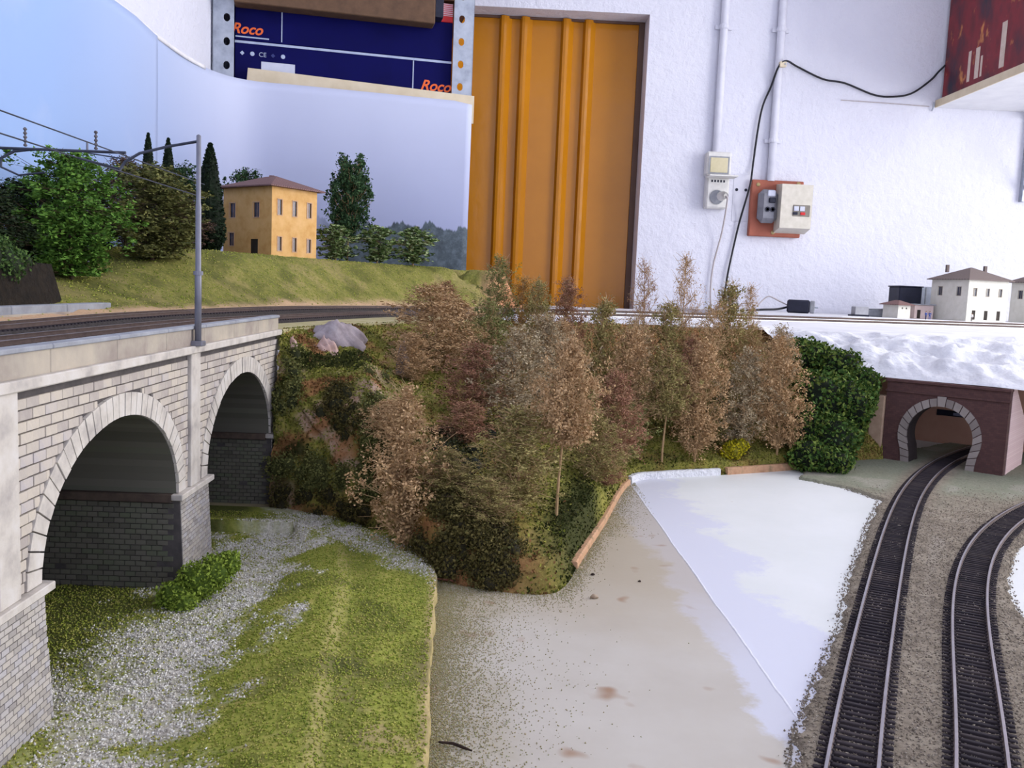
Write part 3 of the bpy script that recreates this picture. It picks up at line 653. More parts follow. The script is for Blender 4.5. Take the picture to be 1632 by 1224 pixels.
def rail_prof(s): return [(s - .0010, .0017), (s + .0010, .0017), (s + .0010, .0021), (s + .0004, .0024), (s + .0004, .0035), (s + .00062, .0037), (s + .00062, .0043), (s - .00062, .0043), (s - .00062, .0037), (s - .0004, .0035), (s - .0004, .0024), (s - .0010, .0021)]
def track(path, z, label, loc, singles, pitch=.0048, group=None):
    t = thing('railway_track', label, 'track', loc, group)
    P = [(p[0], p[1], p[2] if len(p) > 2 else z) for p in path]
    for s in (-.00887, .00887):
        b = MB(); b.sweep(P, rail_prof(s)); n = 12
        for i in range(len(b.f)):
            if len(b.f[i]) == 4 and i % n == 6: b.m[i] = 1
        b.build('rail', [m_railside, m_railtop], t)
    S = resample(np.array(P), step=pitch); big = MB()
    for i in range(len(S)):
        a = S[max(i - 1, 0)]; c = S[min(i + 1, len(S) - 1)]; ang = math.atan2(c[1] - a[1], c[0] - a[0]) - math.pi / 2 + random.uniform(-.012, .012)
        if singles: share('sleeper', SLEEPER, t, Vector(S[i]) - Vector(loc), (0, 0, ang))
        else: big.box((-.0136, -.0012, -.0002), (.0136, .0012, .0017), 0, Matrix.Translation(S[i]) @ Matrix.Rotation(ang, 4, 'Z'))
    if not singles: big.build('sleepers', m_sleep, t, kind='stuff')
    return t
track(t1, 1.0014, 'curved track running through the brick tunnel portal', (.3, .6, 1.0), True)
track(t2, 1.0014, 'curved track on gravel passing right of the tunnel portal', (.33, .55, 1.0), True)
tn = track(near, 1.1385, 'upper track next to the viaduct parapet, nearer one of the pair', (0, 1.2, 1.1385), False)
tf = track(far, 1.1385, 'upper track at the foot of the grassy back hill', (-.06, 1.25, 1.1385), False)
# dark ballast shoulders for the upper pair (white painted at the far end)
m_sh = mat('dark_ballast_strip', [(40, 36, 36), (58, 52, 50), (72, 66, 62)], 500, .95, bump=.6, bscale=700); m_shw = mat('white_roadbed', [(214, 212, 214), (234, 232, 232)], 30, .8)
for P, nm in ((near, tn), (far, tf)):
    kq = int(np.argmax(P[:, 0] > .02)); Q = [tuple(p) for p in P]
    b = MB(); b.sweep(Q[:kq + 1], [(-.0185, -.0030), (.0185, -.0030), (.0150, .0008), (-.0150, .0008)]); b.build('roadbed', m_sh, nm)
    b = MB(); b.sweep(Q[kq:], [(-.022, -.0030), (.022, -.0030), (.0190, .0008), (-.0190, .0008)]); b.build('roadbed', m_shw, nm)

# ------------------------------------------------------------------ tunnel portal
PA = Vector((.4527, .9792, 1.0)); PRZ = math.atan2(-.6586, .7525)
def brick_mat(name, c1, c2, mortar, sc, bump=.4):
    m, nt, bs = new_mat(name, .9, .2); co = coords(nt); mp = nt.nodes.new('ShaderNodeMapping'); mp.inputs['Rotation'].default_value = (math.pi / 2, 0, 0); nt.links.new(co, mp.inputs[0])
    br = nt.nodes.new('ShaderNodeTexBrick'); br.inputs['Scale'].default_value = sc; br.inputs['Color1'].default_value = lin(c1); br.inputs['Color2'].default_value = lin(c2); br.inputs['Mortar'].default_value = lin(mortar)
    br.inputs['Mortar Size'].default_value = .012; nt.links.new(mp.outputs[0], br.inputs['Vector']); col = mixc(nt, math_n(nt, 'MULTIPLY', noise(nt, co, 60, 4), .5), br.outputs['Color'], c1)
    nt.links.new(col, bs.inputs['Base Color']); add_bump(nt, bs, math_n(nt, 'SUBTRACT', 1.0, br.outputs['Fac']), bump, .0004); return m
m_pbrick = brick_mat('portal_brick_shaded', (84, 60, 58), (98, 70, 66), (72, 56, 56), 110)  # brick of the front face, its shade put into the colour
m_pside = brick_mat('portal_brick_lit', (222, 192, 190), (232, 206, 202), (206, 176, 174), 110)  # same brick on the side face, lightened in colour for the light it catches
m_vous = mat('portal_ring_stone', [(126, 116, 112), (146, 136, 130), (158, 148, 142)], 60, .85, src='object', bump=.3, bscale=400)
pt = thing('tunnel_portal', 'dark red brick tunnel portal with stone horseshoe arch ring', 'tunnel portal', PA, rz=PRZ)
HX, HZ, HR = .0585, .0345, .0340
def horseshoe(r, foot, n):
    P = [(HX - foot, 0)]; 
    for k in range(6): P.append((HX - foot - (r * math.cos(math.radians(25)) - foot) * (k + 1) / 7, (HZ - r * math.sin(math.radians(25))) * (k + 1) / 7))
    for a in np.linspace(205, -25, 60): P.append((HX + r * math.cos(math.radians(a)), HZ + r * math.sin(math.radians(a))))
    for k in range(6): P.append((HX + foot + (r * math.cos(math.radians(25)) - foot) * (6 - k) / 7, (HZ - r * math.sin(math.radians(25))) * (6 - k) / 7))
    P.append((HX + foot, 0)); P = np.array(P); return resample(P, n=n)
WD, HT = .1236, .0930; inn = horseshoe(HR, .0285, 47); outr = horseshoe(HR + .0088, .0372, 47)
def to_rect(p):
    dx, dz = p[0] - HX, p[1] - .02; k = 9e9
    if abs(dx) > 1e-9: k = min(k, ((WD if dx > 0 else 0) - HX) / dx)
    if dz > 1e-9: k = min(k, (HT - .02) / dz)
    return (HX + dx * k, max(0, .02 + dz * k))
b = MB(); R_ = [to_rect(p) for p in inn]; R_[0] = (0, 0); R_[-1] = (WD, 0); yb = .012
corners = [(0, HT), (WD, HT)]
for i in range(46):
    p, q, r0, r1 = inn[i], inn[i + 1], R_[i], R_[i + 1]; poly = [p, q, r1, r0]
    for c in corners:
        if (abs(r0[0] - c[0]) < 1e-6 and abs(r1[1] - c[1]) < 1e-6 and abs(r0[1] - c[1]) > 1e-6) or (abs(r0[1] - c[1]) < 1e-6 and abs(r1[0] - c[0]) < 1e-6 and abs(r1[1] - c[1]) > 1e-6): poly = [p, q, r1, c, r0]
    b.face([(x, 0, z) for x, z in poly]); b.face([(x, yb, z) for x, z in poly][::-1])
b.face([(0, 0, HT), (WD, 0, HT), (WD, yb, HT), (0, yb, HT)]); b.face([(0, 0, 0), (0, 0, HT), (0, yb, HT), (0, yb, 0)]); b.face([(WD, 0, 0), (WD, yb, 0), (WD, yb, HT), (WD, 0, HT)])
b.build('portal_wall', m_pbrick, pt, world=False)
b = MB()
for i in range(46):
    p, q = inn[i], inn[i + 1]; b.face([(p[0], 0, p[1]), (p[0], .034, p[1]), (q[0], .034, q[1]), (q[0], 0, q[1])])
b.build('tunnel_lining', mat('tunnel_dark_lining', [(52, 44, 44), (64, 54, 52)], 100, .95), pt, world=False)
for k in range(23):
    i0, i1 = 2 * k, 2 * k + 2; key = k == 11; pr = -.0022 if key else -.0013 - random.random() * .0004; g = .06
    A0, A1 = inn[i0] * (1 - g) + inn[i1] * g, inn[i0] * g + inn[i1] * (1 - g); B0, B1 = outr[i0] * (1 - g) + outr[i1] * g, outr[i0] * g + outr[i1] * (1 - g)
    if key: B0, B1 = B0 + (-.0006, .0022), B1 + (.0006, .0022)
    b = MB(); Q = [A0, B0, B1, A1]; V = [(p[0], .003, p[1]) for p in Q] + [(p[0], pr, p[1]) for p in Q]
    b.mesh(V, [(0, 1, 2, 3), (7, 6, 5, 4), (0, 4, 5, 1), (1, 5, 6, 2), (2, 6, 7, 3), (3, 7, 4, 0)]); b.build('keystone' if key else 'voussoir', m_vous, pt, world=False)
b = MB(); b.bbox((-.001, -.0016, HT - .0135), (WD + .001, .002, HT - .0110), .0004); b.bbox((-.001, -.0024, HT - .002), (WD + .001, .012, HT + .001), .0004); b.build('string_course', m_pbrick, pt, world=False)
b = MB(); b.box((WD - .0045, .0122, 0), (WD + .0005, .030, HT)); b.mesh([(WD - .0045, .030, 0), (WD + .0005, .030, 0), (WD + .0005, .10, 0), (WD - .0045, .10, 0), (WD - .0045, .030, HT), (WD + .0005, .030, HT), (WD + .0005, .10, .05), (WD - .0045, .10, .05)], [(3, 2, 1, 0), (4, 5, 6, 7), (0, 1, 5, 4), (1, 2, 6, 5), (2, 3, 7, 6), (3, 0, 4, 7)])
o = b.build('side_wall', m_pside, pt, world=False); o['label'] = 'brick side wall, light on it painted in as pale pink'
m_tan = mat('tan_stone_buttress', [(164, 136, 112), (188, 160, 136)], 90, .9, bump=.4, bscale=300)
b = MB(); b.bbox((-.016, -.004, 0), (-.0005, .012, .074), .001); o = b.build('buttress', m_tan, pt, world=False); o['label'] = 'tan stone buttress'
b = MB(); b.box((-.12, .20, 0), (.22, .206, .10)); o = b.build('inner_wall', mat('brown_hardboard', [(200, 152, 130), (212, 166, 142)], 30, .8), pt, world=False)
b = MB(); b.box((.006, .1992, .0365), (.050, .2005, .0440)); b.build('slot', mat('dark_slot', [(22, 22, 34), (34, 34, 50)], 50, .6), pt, world=False)
b = MB(); b.box((.026, .1986, .0380), (.048, .1995, .0415)); b.build('slot_panel', mat('slot_blue_grey', [(120, 124, 150), (140, 144, 168)], 50, .5), pt, world=False)

# ------------------------------------------------------------------ white plaster hillside over the portal
pb = resample(catmull([(.395, 1.035, 1.102), (.43, 1.0, 1.096), (.456, .9815, 1.0945), (.50, .944, 1.0945), (.548, .9015, 1.0945), (.61, .875, 1.088), (.70, .86, 1.08), (.85, .90, 1.075)], 12), n=130)
ptp = resample(catmull([(.335, 1.150, 1.1382), (.42, 1.144, 1.1382), (.55, 1.14, 1.1382), (.75, 1.22, 1.1382), (1.0, 1.33, 1.1382), (1.25, 1.44, 1.1382)], 12), n=130)
ptp = ptp[np.clip((np.linspace(0, 1, 130) ** 1.5 * 129).round().astype(int), 0, 129)]
vv = np.linspace(0, 1, 90); V = pb[None] * (1 - vv[:, None, None]) + ptp[None] * vv[:, None, None]
am = np.sin(np.pi * np.clip(vv, 0, 1))[:, None] ** .6
n1 = fnoise(V[..., 0] + .4 * V[..., 2], V[..., 1] * 1.4, 20, 101) - .47; n2 = fnoise(V[..., 0] * 1.3, V[..., 1] - V[..., 2], 60, 102) - .47; rid = np.abs(fnoise(V[..., 0], V[..., 1] * .6, 34, 103) - .47)
V[..., 2] += am * (.010 + .026 * n1 + .010 * n2 - .03 * rid); V[..., 1] -= am * (.010 * n1 + .006 * n2)
idx = np.arange(130 * 90).reshape(90, 130); F = np.stack([idx[:-1, :-1], idx[:-1, 1:], idx[1:, 1:], idx[1:, :-1]], -1).reshape(-1, 4)
pl = thing('plaster_hillside', 'bare white crumpled plaster hillside above the tunnel portal', 'hillside', (.6, 1.0, 1.09))
np_mesh('plaster_shell', V.reshape(-1, 3), F, mat('white_plaster_bandage', [(206, 206, 212), (228, 228, 232)], 60, .75, bump=.7, bscale=150, bdist=.003), pl, smooth=True)

# ------------------------------------------------------------------ foliage: ivy thicket, trees
def fol_mat(name, cols, transl=.25):
    m, nt, bs = new_mat(name, .8, .2); f = nt.nodes.new('ShaderNodeNewGeometry').outputs['Random Per Island']
    oi = nt.nodes.new('ShaderNodeObjectInfo').outputs['Random']; co = coords(nt)
    f2 = math_n(nt, 'ADD', math_n(nt, 'MULTIPLY', f, .62), math_n(nt, 'MULTIPLY', noise(nt, co, 55, 3), .38))
    nt.links.new(ramp(nt, cols, f2, .12, .88), bs.inputs['Base Color']); return m
m_ivy = fol_mat('ivy_leaf', [(34, 54, 22), (54, 82, 32), (72, 102, 42), (112, 126, 54), (64, 84, 34)])
m_ivycore = mat('ivy_dark_core', [(14, 22, 12), (24, 34, 18)], 100, .95)
import bmesh
def ico(sub):
    bm = bmesh.new(); bmesh.ops.create_icosphere(bm, subdivisions=sub, radius=1); V = np.array([v.co for v in bm.verts]); F = np.array([[v.index for v in f.verts] for f in bm.faces]); bm.free(); return V, F
IV, IF = ico(3)
def leafy(parent, name, blobs, nleaf, smin, smax, m_leaf, m_core, core_name='thicket_core', seed=1, leaf_jit=.16, core=.86):
    """a mass of leaves over overlapping rounded clumps (c, r)"""
    g = np.random.default_rng(seed); VV = []; FF = []; P = []; tot = sum(max(r) ** 2 for c, r in blobs)
    for i, (c, r) in enumerate(blobs):
        c, r = np.array(c), np.array(r); d = 1 + .28 * (fnoise(IV[:, 0] * 2 + i * 7, IV[:, 1] * 2 + IV[:, 2] * 2, 1, i + seed) - .47) * 2
        FF.append(IF + sum(len(v) for v in VV)); VV.append(IV * d[:, None] * r * core + c)
        k = int(nleaf * max(r) ** 2 / tot); q = g.normal(size=(k, 3)); q /= np.linalg.norm(q, axis=1)[:, None]
        dd = 1 + .28 * (fnoise(q[:, 0] * 2 + i * 7, q[:, 1] * 2 + q[:, 2] * 2, 1, i + seed) - .47) * 2
        P.append(q * (dd * (1 + g.normal(size=k) * leaf_jit * .6 + .02))[:, None] * r + c)
    np_mesh(core_name, np.concatenate(VV), np.concatenate(FF), m_core, parent, kind='stuff'); P = np.concatenate(P)
    V, F = leaves(P, g.uniform(smin, smax, len(P)), g); return np_mesh(name, V, F, m_leaf, parent, kind='stuff')
iv = thing('ivy_thicket', 'dense dark green ivy thicket left of the tunnel portal', 'ivy', (.37, .93, 1.0))
leafy(iv, 'leafage', [((.388, 1.05, 1.108), (.030, .03, .022)), ((.413, 1.02, 1.101), (.026, .026, .020)), ((.427, .985, 1.085), (.017, .022, .019)), ((.364, .955, 1.069), (.028, .03, .030)), ((.396, .955, 1.064), (.026, .027, .030)), ((.345, .93, 1.039), (.024, .026, .026)),
   ((.3686, .915, 1.030), (.026, .026, .026)), ((.337, .893, 1.017), (.020, .018, .017)), ((.358, .888, 1.014), (.020, .018, .014)), ((.4055, .955, 1.037), (.013, .016, .022)), ((.372, 1.05, 1.116), (.020, .02, .014)), ((.425, .972, 1.066), (.011, .016, .02))], 15000, .0028, .0058, m_ivy, m_ivycore, seed=3)

PAL = {'tan': [(142, 112, 76), (178, 144, 102), (206, 172, 130), (160, 126, 86)], 'red': [(112, 74, 60), (148, 104, 82), (174, 132, 102), (128, 84, 72)], 'olive': [(104, 96, 54), (140, 130, 76), (172, 156, 100), (118, 114, 62)],
       'grey': [(128, 114, 88), (164, 148, 118), (190, 172, 140), (136, 122, 92)], 'orange': [(158, 108, 52), (196, 142, 70), (176, 142, 80), (146, 116, 62)], 'green': [(86, 98, 50), (116, 126, 72), (146, 144, 88), (132, 124, 72)],
       'leafgreen': [(34, 54, 24), (58, 84, 38), (86, 112, 54), (70, 80, 40)],
       'olivedark': [(48, 44, 22), (76, 68, 34), (100, 90, 48), (62, 66, 30)],
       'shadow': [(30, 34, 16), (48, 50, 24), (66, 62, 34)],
       'bright': [(44, 76, 26), (74, 112, 40), (104, 142, 56), (88, 124, 48)], 'leafolive': [(60, 66, 34), (94, 98, 52), (130, 128, 74), (76, 80, 42)], 'dark': [(22, 34, 18), (38, 52, 28), (54, 68, 36)],
       'cypress': [(16, 28, 16), (26, 42, 22), (36, 54, 28)], 'poplar': [(34, 56, 34), (52, 78, 48), (74, 100, 62)], 'purple': [(62, 44, 46), (92, 70, 62), (112, 94, 70)], 'glossy': [(40, 62, 26), (74, 100, 46), (140, 158, 100), (190, 200, 160)],
       'lime': [(86, 108, 34), (122, 142, 50), (150, 168, 70)], 'yellow': [(150, 140, 20), (190, 176, 30), (120, 126, 34)]}
FM = {k: fol_mat('foliage_' + k, v) for k, v in PAL.items()}
m_bark = mat('seafoam_stem', [(150, 120, 84), (186, 156, 116)], 200, .9); m_barkd = mat('dark_bark', [(70, 56, 44), (96, 78, 60)], 200, .9)
def tree_proto(seed, n_branch=46, n_leaf=7000, smin=.0008, smax=.0019, t0=.12, up=.75, shape='wispy', twigs=420):
    """unit tree: height .1, crown width .045; returns (trunk mesh, foliage mesh)"""
    g = np.random.default_rng(seed); H = .1; R = .0225; b = MB()
    ph = g.uniform(0, 6, 2); tx = lambda t: .0035 * math.sin(3 * t + ph[0]) * t; ty = lambda t: .0035 * math.sin(2.5 * t + ph[1]) * t
    b.tube([(tx(t), ty(t), H * t - .002) for t in np.linspace(0, .97, 9)], [.0011 * (1 - .8 * t) for t in np.linspace(0, 1, 9)], 6)
    env = {'wispy': lambda s: math.sin(math.pi * min(.985, max(.02, s) ** .75 * .93 + .05)) ** .8, 'round': lambda s: math.sqrt(max(.03, 1 - (2 * s - 1) ** 2)), 'column': lambda s: .55 + .45 * math.sin(math.pi * s)}[shape]
    pts = []; tw = []
    for i in range(n_branch):
        s = (i + g.random()) / n_branch; t = t0 + (1 - t0) * s * .97; az = i * 2.4 + g.normal() * .4; L = R * env(s) * g.uniform(.75, 1.12)
        t = max(.04, t - L * up / H * .8); d = np.array([math.cos(az), math.sin(az), up + g.normal() * .15]); p0 = np.array([tx(t), ty(t), H * t])
        q = [p0 + np.array([d[0] * L * w, d[1] * L * w, d[2] * L * w ** 1.3]) for w in (0, .35, .7, 1)]; b.tube([tuple(x) for x in q], [.0004, .0003, .00022, .00012], 4, caps=False)
        lump = g.uniform(.5, 1.4)
        k = int(n_leaf / n_branch * lump * (.5 + env(s))); nc = 7; wc = g.random(nc) ** .55; cc = p0 + np.stack([d[0] * L * wc, d[1] * L * wc, d[2] * L * wc ** 1.3], 1) + g.normal(size=(nc, 3)) * (.0010 + .0040 * wc[:, None] * (env(s) + .2))
        ci = g.integers(0, nc, k); pts.append(cc[ci] + g.normal(size=(k, 3)) * g.uniform(.0007, .0021, nc)[ci][:, None] * np.array([1, 1, 1.25]))
        for q_ in cc[:4]: tw.append((p0 + np.array([d[0] * L, d[1] * L, d[2] * L]) * .45 * g.random(), q_))
        for _ in range(twigs // n_branch):
            w_ = g.uniform(.3, 1); s0 = p0 + np.array([d[0] * L * w_, d[1] * L * w_, d[2] * L * w_ ** 1.3]); s1 = s0 + g.normal(size=3) * .0045 + np.array([d[0], d[1], .8]) * .002; tw.append((s0, s1))
    for s0, s1 in tw:
        m_ = (s0 + s1) / 2 + g.normal(size=3) * .0008; b.tube([tuple(s0), tuple(m_), tuple(s1)], [.00018, .00018, .00010], 3, caps=False)
    P = np.concatenate(pts); P[:, 2] = np.clip(P[:, 2], .004, .104); V, F = leaves(P, g.uniform(smin, smax, len(P)), g)
    a = b.build('trunk', m_bark); c = np_mesh('foliage', V, F, FM['tan']); r = (a.data, c.data)
    bpy.data.objects.remove(a); bpy.data.objects.remove(c); return r
WISPY = [tree_proto(100 + i, n_branch=52 + 3 * i, n_leaf=8200, smin=.0009, smax=.0023) for i in range(6)]
THIN = [tree_proto(140 + i, n_branch=40, n_leaf=3600, smin=.0007, smax=.0016, t0=.2) for i in range(2)]
BUSHY = [tree_proto(160 + i, n_branch=74, n_leaf=13500, smin=.0013, smax=.0030, up=.30, shape='round', t0=.03, twigs=120) for i in range(2)]
STEM = tree_proto(150, n_branch=46, n_leaf=7200, smin=.0009, smax=.0022, t0=.46, up=.6)
SMALLB = tree_proto(180, n_branch=44, n_leaf=2300, smin=.0034, smax=.0064, up=.25, shape='round', t0=.10, twigs=60)
POP = tree_proto(190, n_branch=70, n_leaf=12500, smin=.0016, smax=.0034, up=.7, shape='column', t0=.33, twigs=100)
def plant(name, label, cat, x, y, ztop, width, proto, pal, z=None, group=None, bark=None, lean=(0, 0)):
    z0 = hill_z(x, y) - .001 if z is None else z
    t = thing(name, label, cat, (x, y, z0), group, rz=random.uniform(0, 6.28)); h = (ztop - z0) / .1 if ztop > z0 + .02 else .3; w = width / .045
    t.rotation_euler[0], t.rotation_euler[1] = lean
    tm, fm = proto
    share('trunk', tm, t, scale=(w, w, h), m=bark or m_bark); share('foliage', fm, t, scale=(w, w, h), m=FM[pal]); return t
G = 'seafoam trees on the wooded hillside'
HT = [(-.0490, .5565, 1.112, .056, 'tan', 'tall tan seafoam tree at the foot of the hill beside the grass bank'),
 (-.0483, .82, 1.1786, .086, 'tan', 'broad tan tree highest on the left part of the hillside'),
 (-.0142, .72, 1.1319, .060, 'red', 'dark red brown tree behind the tall tan front tree'),
 (.0233, .72, 1.1463, .065, 'grey', 'grey brown bushy tree in the middle of the hillside'),
 (.0500, .580, 1.1450, .052, 'tan', 'tan tree with bare stem at the front corner above the orange board edge'),
 (.0246, .575, 1.0986, .065, 'olive', 'wide olive brown bush tree at the front of the hill beside a dark shadow'),
 (.0069, .98, 1.2122, .044, 'green', 'tall green grey tree in front of the left door rib'),
 (.0335, .98, 1.1912, .044, 'orange', 'orange brown tree on the hill crest before the yellow door'),
 (.0502, .95, 1.1875, .043, 'olive', 'olive tree on the crest just right of the orange tree'),
 (.0875, 1.0, 1.1917, .048, 'red', 'reddish tree on the crest before the right door panel'),
 (.1126, .88, 1.1707, .060, 'olive', 'brown olive tree with bare leaning stem below the door corner'),
 (.1373, .86, 1.145, .058, 'tan', 'tan tree right of the bare leaning stem'),
 (.1687, .97, 1.216, .038, 'red', 'thin tall purple red tree rising before the white wall'),
 (.2177, 1.0, 1.2254, .042, 'tan', 'tallest thin tan tree rising before the white wall'),
 (.2100, .862, 1.1336, .057, 'tan', 'tan tree behind the white painted board edge'),
 (.1745, .850, 1.1238, .053, 'olive', 'olive tree with pale bare stem standing behind the white board corner'),
 (.2647, .97, 1.194, .060, 'olive', 'dark olive tree on the crest under the black wall cable'),
 (.3063, 1.03, 1.1947, .034, 'tan', 'small thin tan tree beside the white upper track'),
 (.2658, .9, 1.1259, .060, 'grey', 'grey brown tree behind the yellow flowering bush'),
 (.3070, .905, 1.1413, .060, 'tan', 'brown tree touching the dark ivy thicket'),
 (.1161, .78, 1.1083, .053, 'red', 'dark red tree in the middle right of the hillside'),
 (.0882, .68, 1.0843, .050, 'olive', 'olive tree above the bare orange board edge'),
 (.0993, .71, 1.0414, .036, 'red', 'low purple red shrub right at the orange board edge'),
 (.1334, .83, 1.0793, .053, 'green', 'green grey low tree at the white board corner'),
 (-.0494, 1.02, 1.1826, .043, 'red', 'small dark red tree by the upper track left of the door'),
 (-.0026, .86, 1.1649, .052, 'green', 'green brown tree below the left end of the door'),
 (-.0147, .66, 1.0903, .045, 'red', 'dark red tree half hidden above the black shadow'),
 (.3267, .98, 1.1476, .052, 'grey', 'grey brown tree at the top left of the ivy thicket'),
 (.2377, .93, 1.1727, .056, 'tan', 'tan tree between the two thin tall trees and the dark olive one'),
 (.0576, .82, 1.1551, .056, 'grey', 'grey tree in the upper middle of the hillside'),
 (-.066, .765, 1.135, .046, 'tan', 'tan tree at the right edge of the rocky cliff'),
 (.1883, .95, 1.1704, .057, 'olive', 'olive tree between the purple red and tall tan trees'),
 (-.022, .56, 1.038, .042, 'olive', 'low olive bush at the bottom of the hill beside the grass bank'),
 (.005, .535, 1.032, .042, 'olive', 'dark low bush at the front tip of the hill'),
 (.075, .86, 1.150, .05, 'tan', 'pale tan tree high in the middle of the hillside'),
 (.235, .905, 1.11, .05, 'olive', 'low olive tree behind the white painted edge tan tree'),
 (.085, .77, 1.10, .055, 'olive', 'mid brown olive tree left of the dark red tree'),
 (-.062, .60, 1.085, .042, 'tan', 'slim tan tree at the cliff foot, left of the tall tan front tree'),
 (.150, .92, 1.155, .055, 'grey', 'grey olive tree below the left of the two thin tall trees'),
 (.29, .96, 1.150, .055, 'olive', 'olive tree just below the white track near the small thin tan tree'),
 (.215, .93, 1.135, .05, 'red', 'reddish tree between the crest trees and the white board edge tree'),
 (-.03, .90, 1.165, .06, 'tan', 'tan tree on the upper left slope behind the broad tan tree')]
for i, (x, y, zt, w, k, lab) in enumerate(HT):
    pr = THIN[i % 2] if 'thin' in lab else STEM if 'bare stem' in lab else WISPY[i % 6]
    plant('seafoam_tree', lab, 'tree', x, y, zt, w, pr, k, group=G, z=1.002 if i == 0 else None)
lowy = lambda x, y: hill_z(x, y)
# yellow flowering bush and green bush
def bush(name, label, c, blobs, n, pal, core=(46, 58, 20), s=(.0018, .0036), seed=5, cat='bush'):
    t = thing(name, label, cat, c); leafy(t, 'leafage', [((c[0] + a[0], c[1] + a[1], c[2] + a[2]), r) for a, r in blobs], n, *s, FM[pal], mat(name + '_core', [core, tuple(v + 12 for v in core)], 100), seed=seed); return t
xb, yb_ = .2545, .885
bush('yellow_bush', 'small bright yellow flowering bush on the hillside', (xb, yb_, hill_z(xb, yb_)), [((0, 0, .008), (.010, .009, .009)), ((.007, .002, .012), (.008, .007, .008)), ((-.006, 0, .004), (.007, .007, .006))], 900, 'yellow', (110, 104, 20))
bush('green_bush', 'bright green bush at the foot of the middle viaduct pier', (-.154, .462, 1.002), [((-.006, -.008, .005), (.009, .008, .008)), ((.002, .000, .011), (.010, .009, .010)), ((.010, .004, .015), (.008, .008, .009)), ((.016, .010, .018), (.006, .006, .007)), ((-.001, -.012, .003), (.007, .006, .006))], 4600, 'lime', (70, 90, 24), (.0011, .0024), 8)
# undergrowth on the cliff and at its foot
def clumps(name, label, cat, pts, r, n, pal, core, seed, s_=(.0012, .0028), front=False):
    """clumps of scenery fibre pressed onto the slope: pts (x, z) hit from the front or (x, y) hit from above"""
    g = random.Random(seed); hits = []
    for a, c in pts:
        for _ in range(3):
            a_, c_ = a + g.gauss(0, r * .7), c + g.gauss(0, r * .7)
            h = bvh.ray_cast(Vector((a_, 0, c_)), Vector((0, 1, 0))) if front else bvh.ray_cast(Vector((a_, c_, 2)), Vector((0, 0, -1)))
            if h[0] is not None: hits.append((h[0], g.uniform(.6, 1.15) * r))
    o = hits[0][0]; t = thing(name, label, cat, o); leafy(t, 'leafage', [((p.x, p.y - (.2 * q if front else 0), p.z), (q, q * (.6 if front else .9), q * (1.1 if front else .75))) for p, q in hits], n, *s_, FM[pal], mat(name + '_core', [core, tuple(v + 14 for v in core)], 100), seed=seed, leaf_jit=.34, core=.62); return t
clumps('cliff_moss', 'green moss hanging low on the cliff by the viaduct end', 'moss', [(-.152 + .012 * k, 1.030 + .003 * math.sin(k * 2)) for k in range(7)], .0085, 5200, 'leafolive', (60, 62, 26), 11, front=True)
clumps('cliff_moss', 'dark moss patch in the middle of the cliff', 'moss', [(-.125, 1.085), (-.112, 1.088), (-.104, 1.078), (-.118, 1.074), (-.098, 1.066)], .0085, 4200, 'olivedark', (38, 38, 18), 14, front=True)
clumps('cliff_moss', 'dark green moss strip on the cliff against the viaduct end', 'moss', [(-.158, 1.118), (-.157, 1.104), (-.152, 1.092), (-.150, 1.080)], .0065, 2600, 'leafolive', (40, 44, 18), 17, front=True)
clumps('cliff_moss', 'olive moss strip on the right side of the cliff', 'moss', [(-.088, 1.105), (-.083, 1.092), (-.080, 1.078), (-.078, 1.064), (-.084, 1.052), (-.074, 1.118)], .0075, 4200, 'leafolive', (66, 66, 28), 18, front=True)
clumps('cliff_moss', 'dark moss at the very foot of the cliff', 'moss', [(-.15 + .014 * k, 1.012) for k in range(6)], .008, 3600, 'olivedark', (38, 34, 16), 19, front=True)
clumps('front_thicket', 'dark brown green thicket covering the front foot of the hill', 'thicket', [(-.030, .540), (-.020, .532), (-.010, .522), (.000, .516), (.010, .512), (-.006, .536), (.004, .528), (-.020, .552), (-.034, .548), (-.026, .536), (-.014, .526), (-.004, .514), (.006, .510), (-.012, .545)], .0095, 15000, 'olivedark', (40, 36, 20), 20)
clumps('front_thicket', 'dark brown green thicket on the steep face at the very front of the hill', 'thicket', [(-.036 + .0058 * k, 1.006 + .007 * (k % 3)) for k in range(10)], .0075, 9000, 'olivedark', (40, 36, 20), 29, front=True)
clumps('shadow_thicket', 'black green leaf clumps added as the shadow between the front trees', 'thicket', [(-.022, .600), (-.018, .625), (-.015, .650), (-.010, .585), (-.004, .570), (-.024, .670), (-.012, .690)], .0125, 6500, 'shadow', (20, 22, 12), 26)  # near-black foliage added in place of the shadow gap between the trees
# trees on the back hill
BG = 'trees on the grassy back hill'
def bz(x, y): return back_z(x, y) - .001
plant('leafy_tree', 'bright green leafy tree behind the left end of the tracks', 'tree', -.394, .84, 1.2865, .092, BUSHY[0], 'bright', bz(-.394, .84), BG, m_barkd)
plant('leafy_tree', 'olive green broad tree beside the catenary mast', 'tree', -.380, 1.0, 1.2966, .100, BUSHY[1], 'leafolive', bz(-.388, 1.0), BG, m_barkd)
plant('leafy_tree', 'purple brown thin tree behind the olive tree', 'tree', -.4496, 1.1, 1.3163, .085, WISPY[2], 'purple', bz(-.4496, 1.1), BG, m_barkd)
plant('leafy_tree', 'dark green tree behind the bright green one', 'tree', -.4559, .88, 1.262, .090, BUSHY[1], 'dark', bz(-.4559, .88), BG, m_barkd)
plant('leafy_tree', 'dark green tree at the far left edge by the backdrop', 'tree', -.425, .74, 1.248, .078, BUSHY[0], 'dark', bz(-.425, .74), BG, m_barkd)
plant('leafy_tree', 'green tree between the cypresses and the mast', 'tree', -.440, 1.27, 1.330, .075, BUSHY[0], 'poplar', bz(-.44, 1.27), BG, m_barkd)
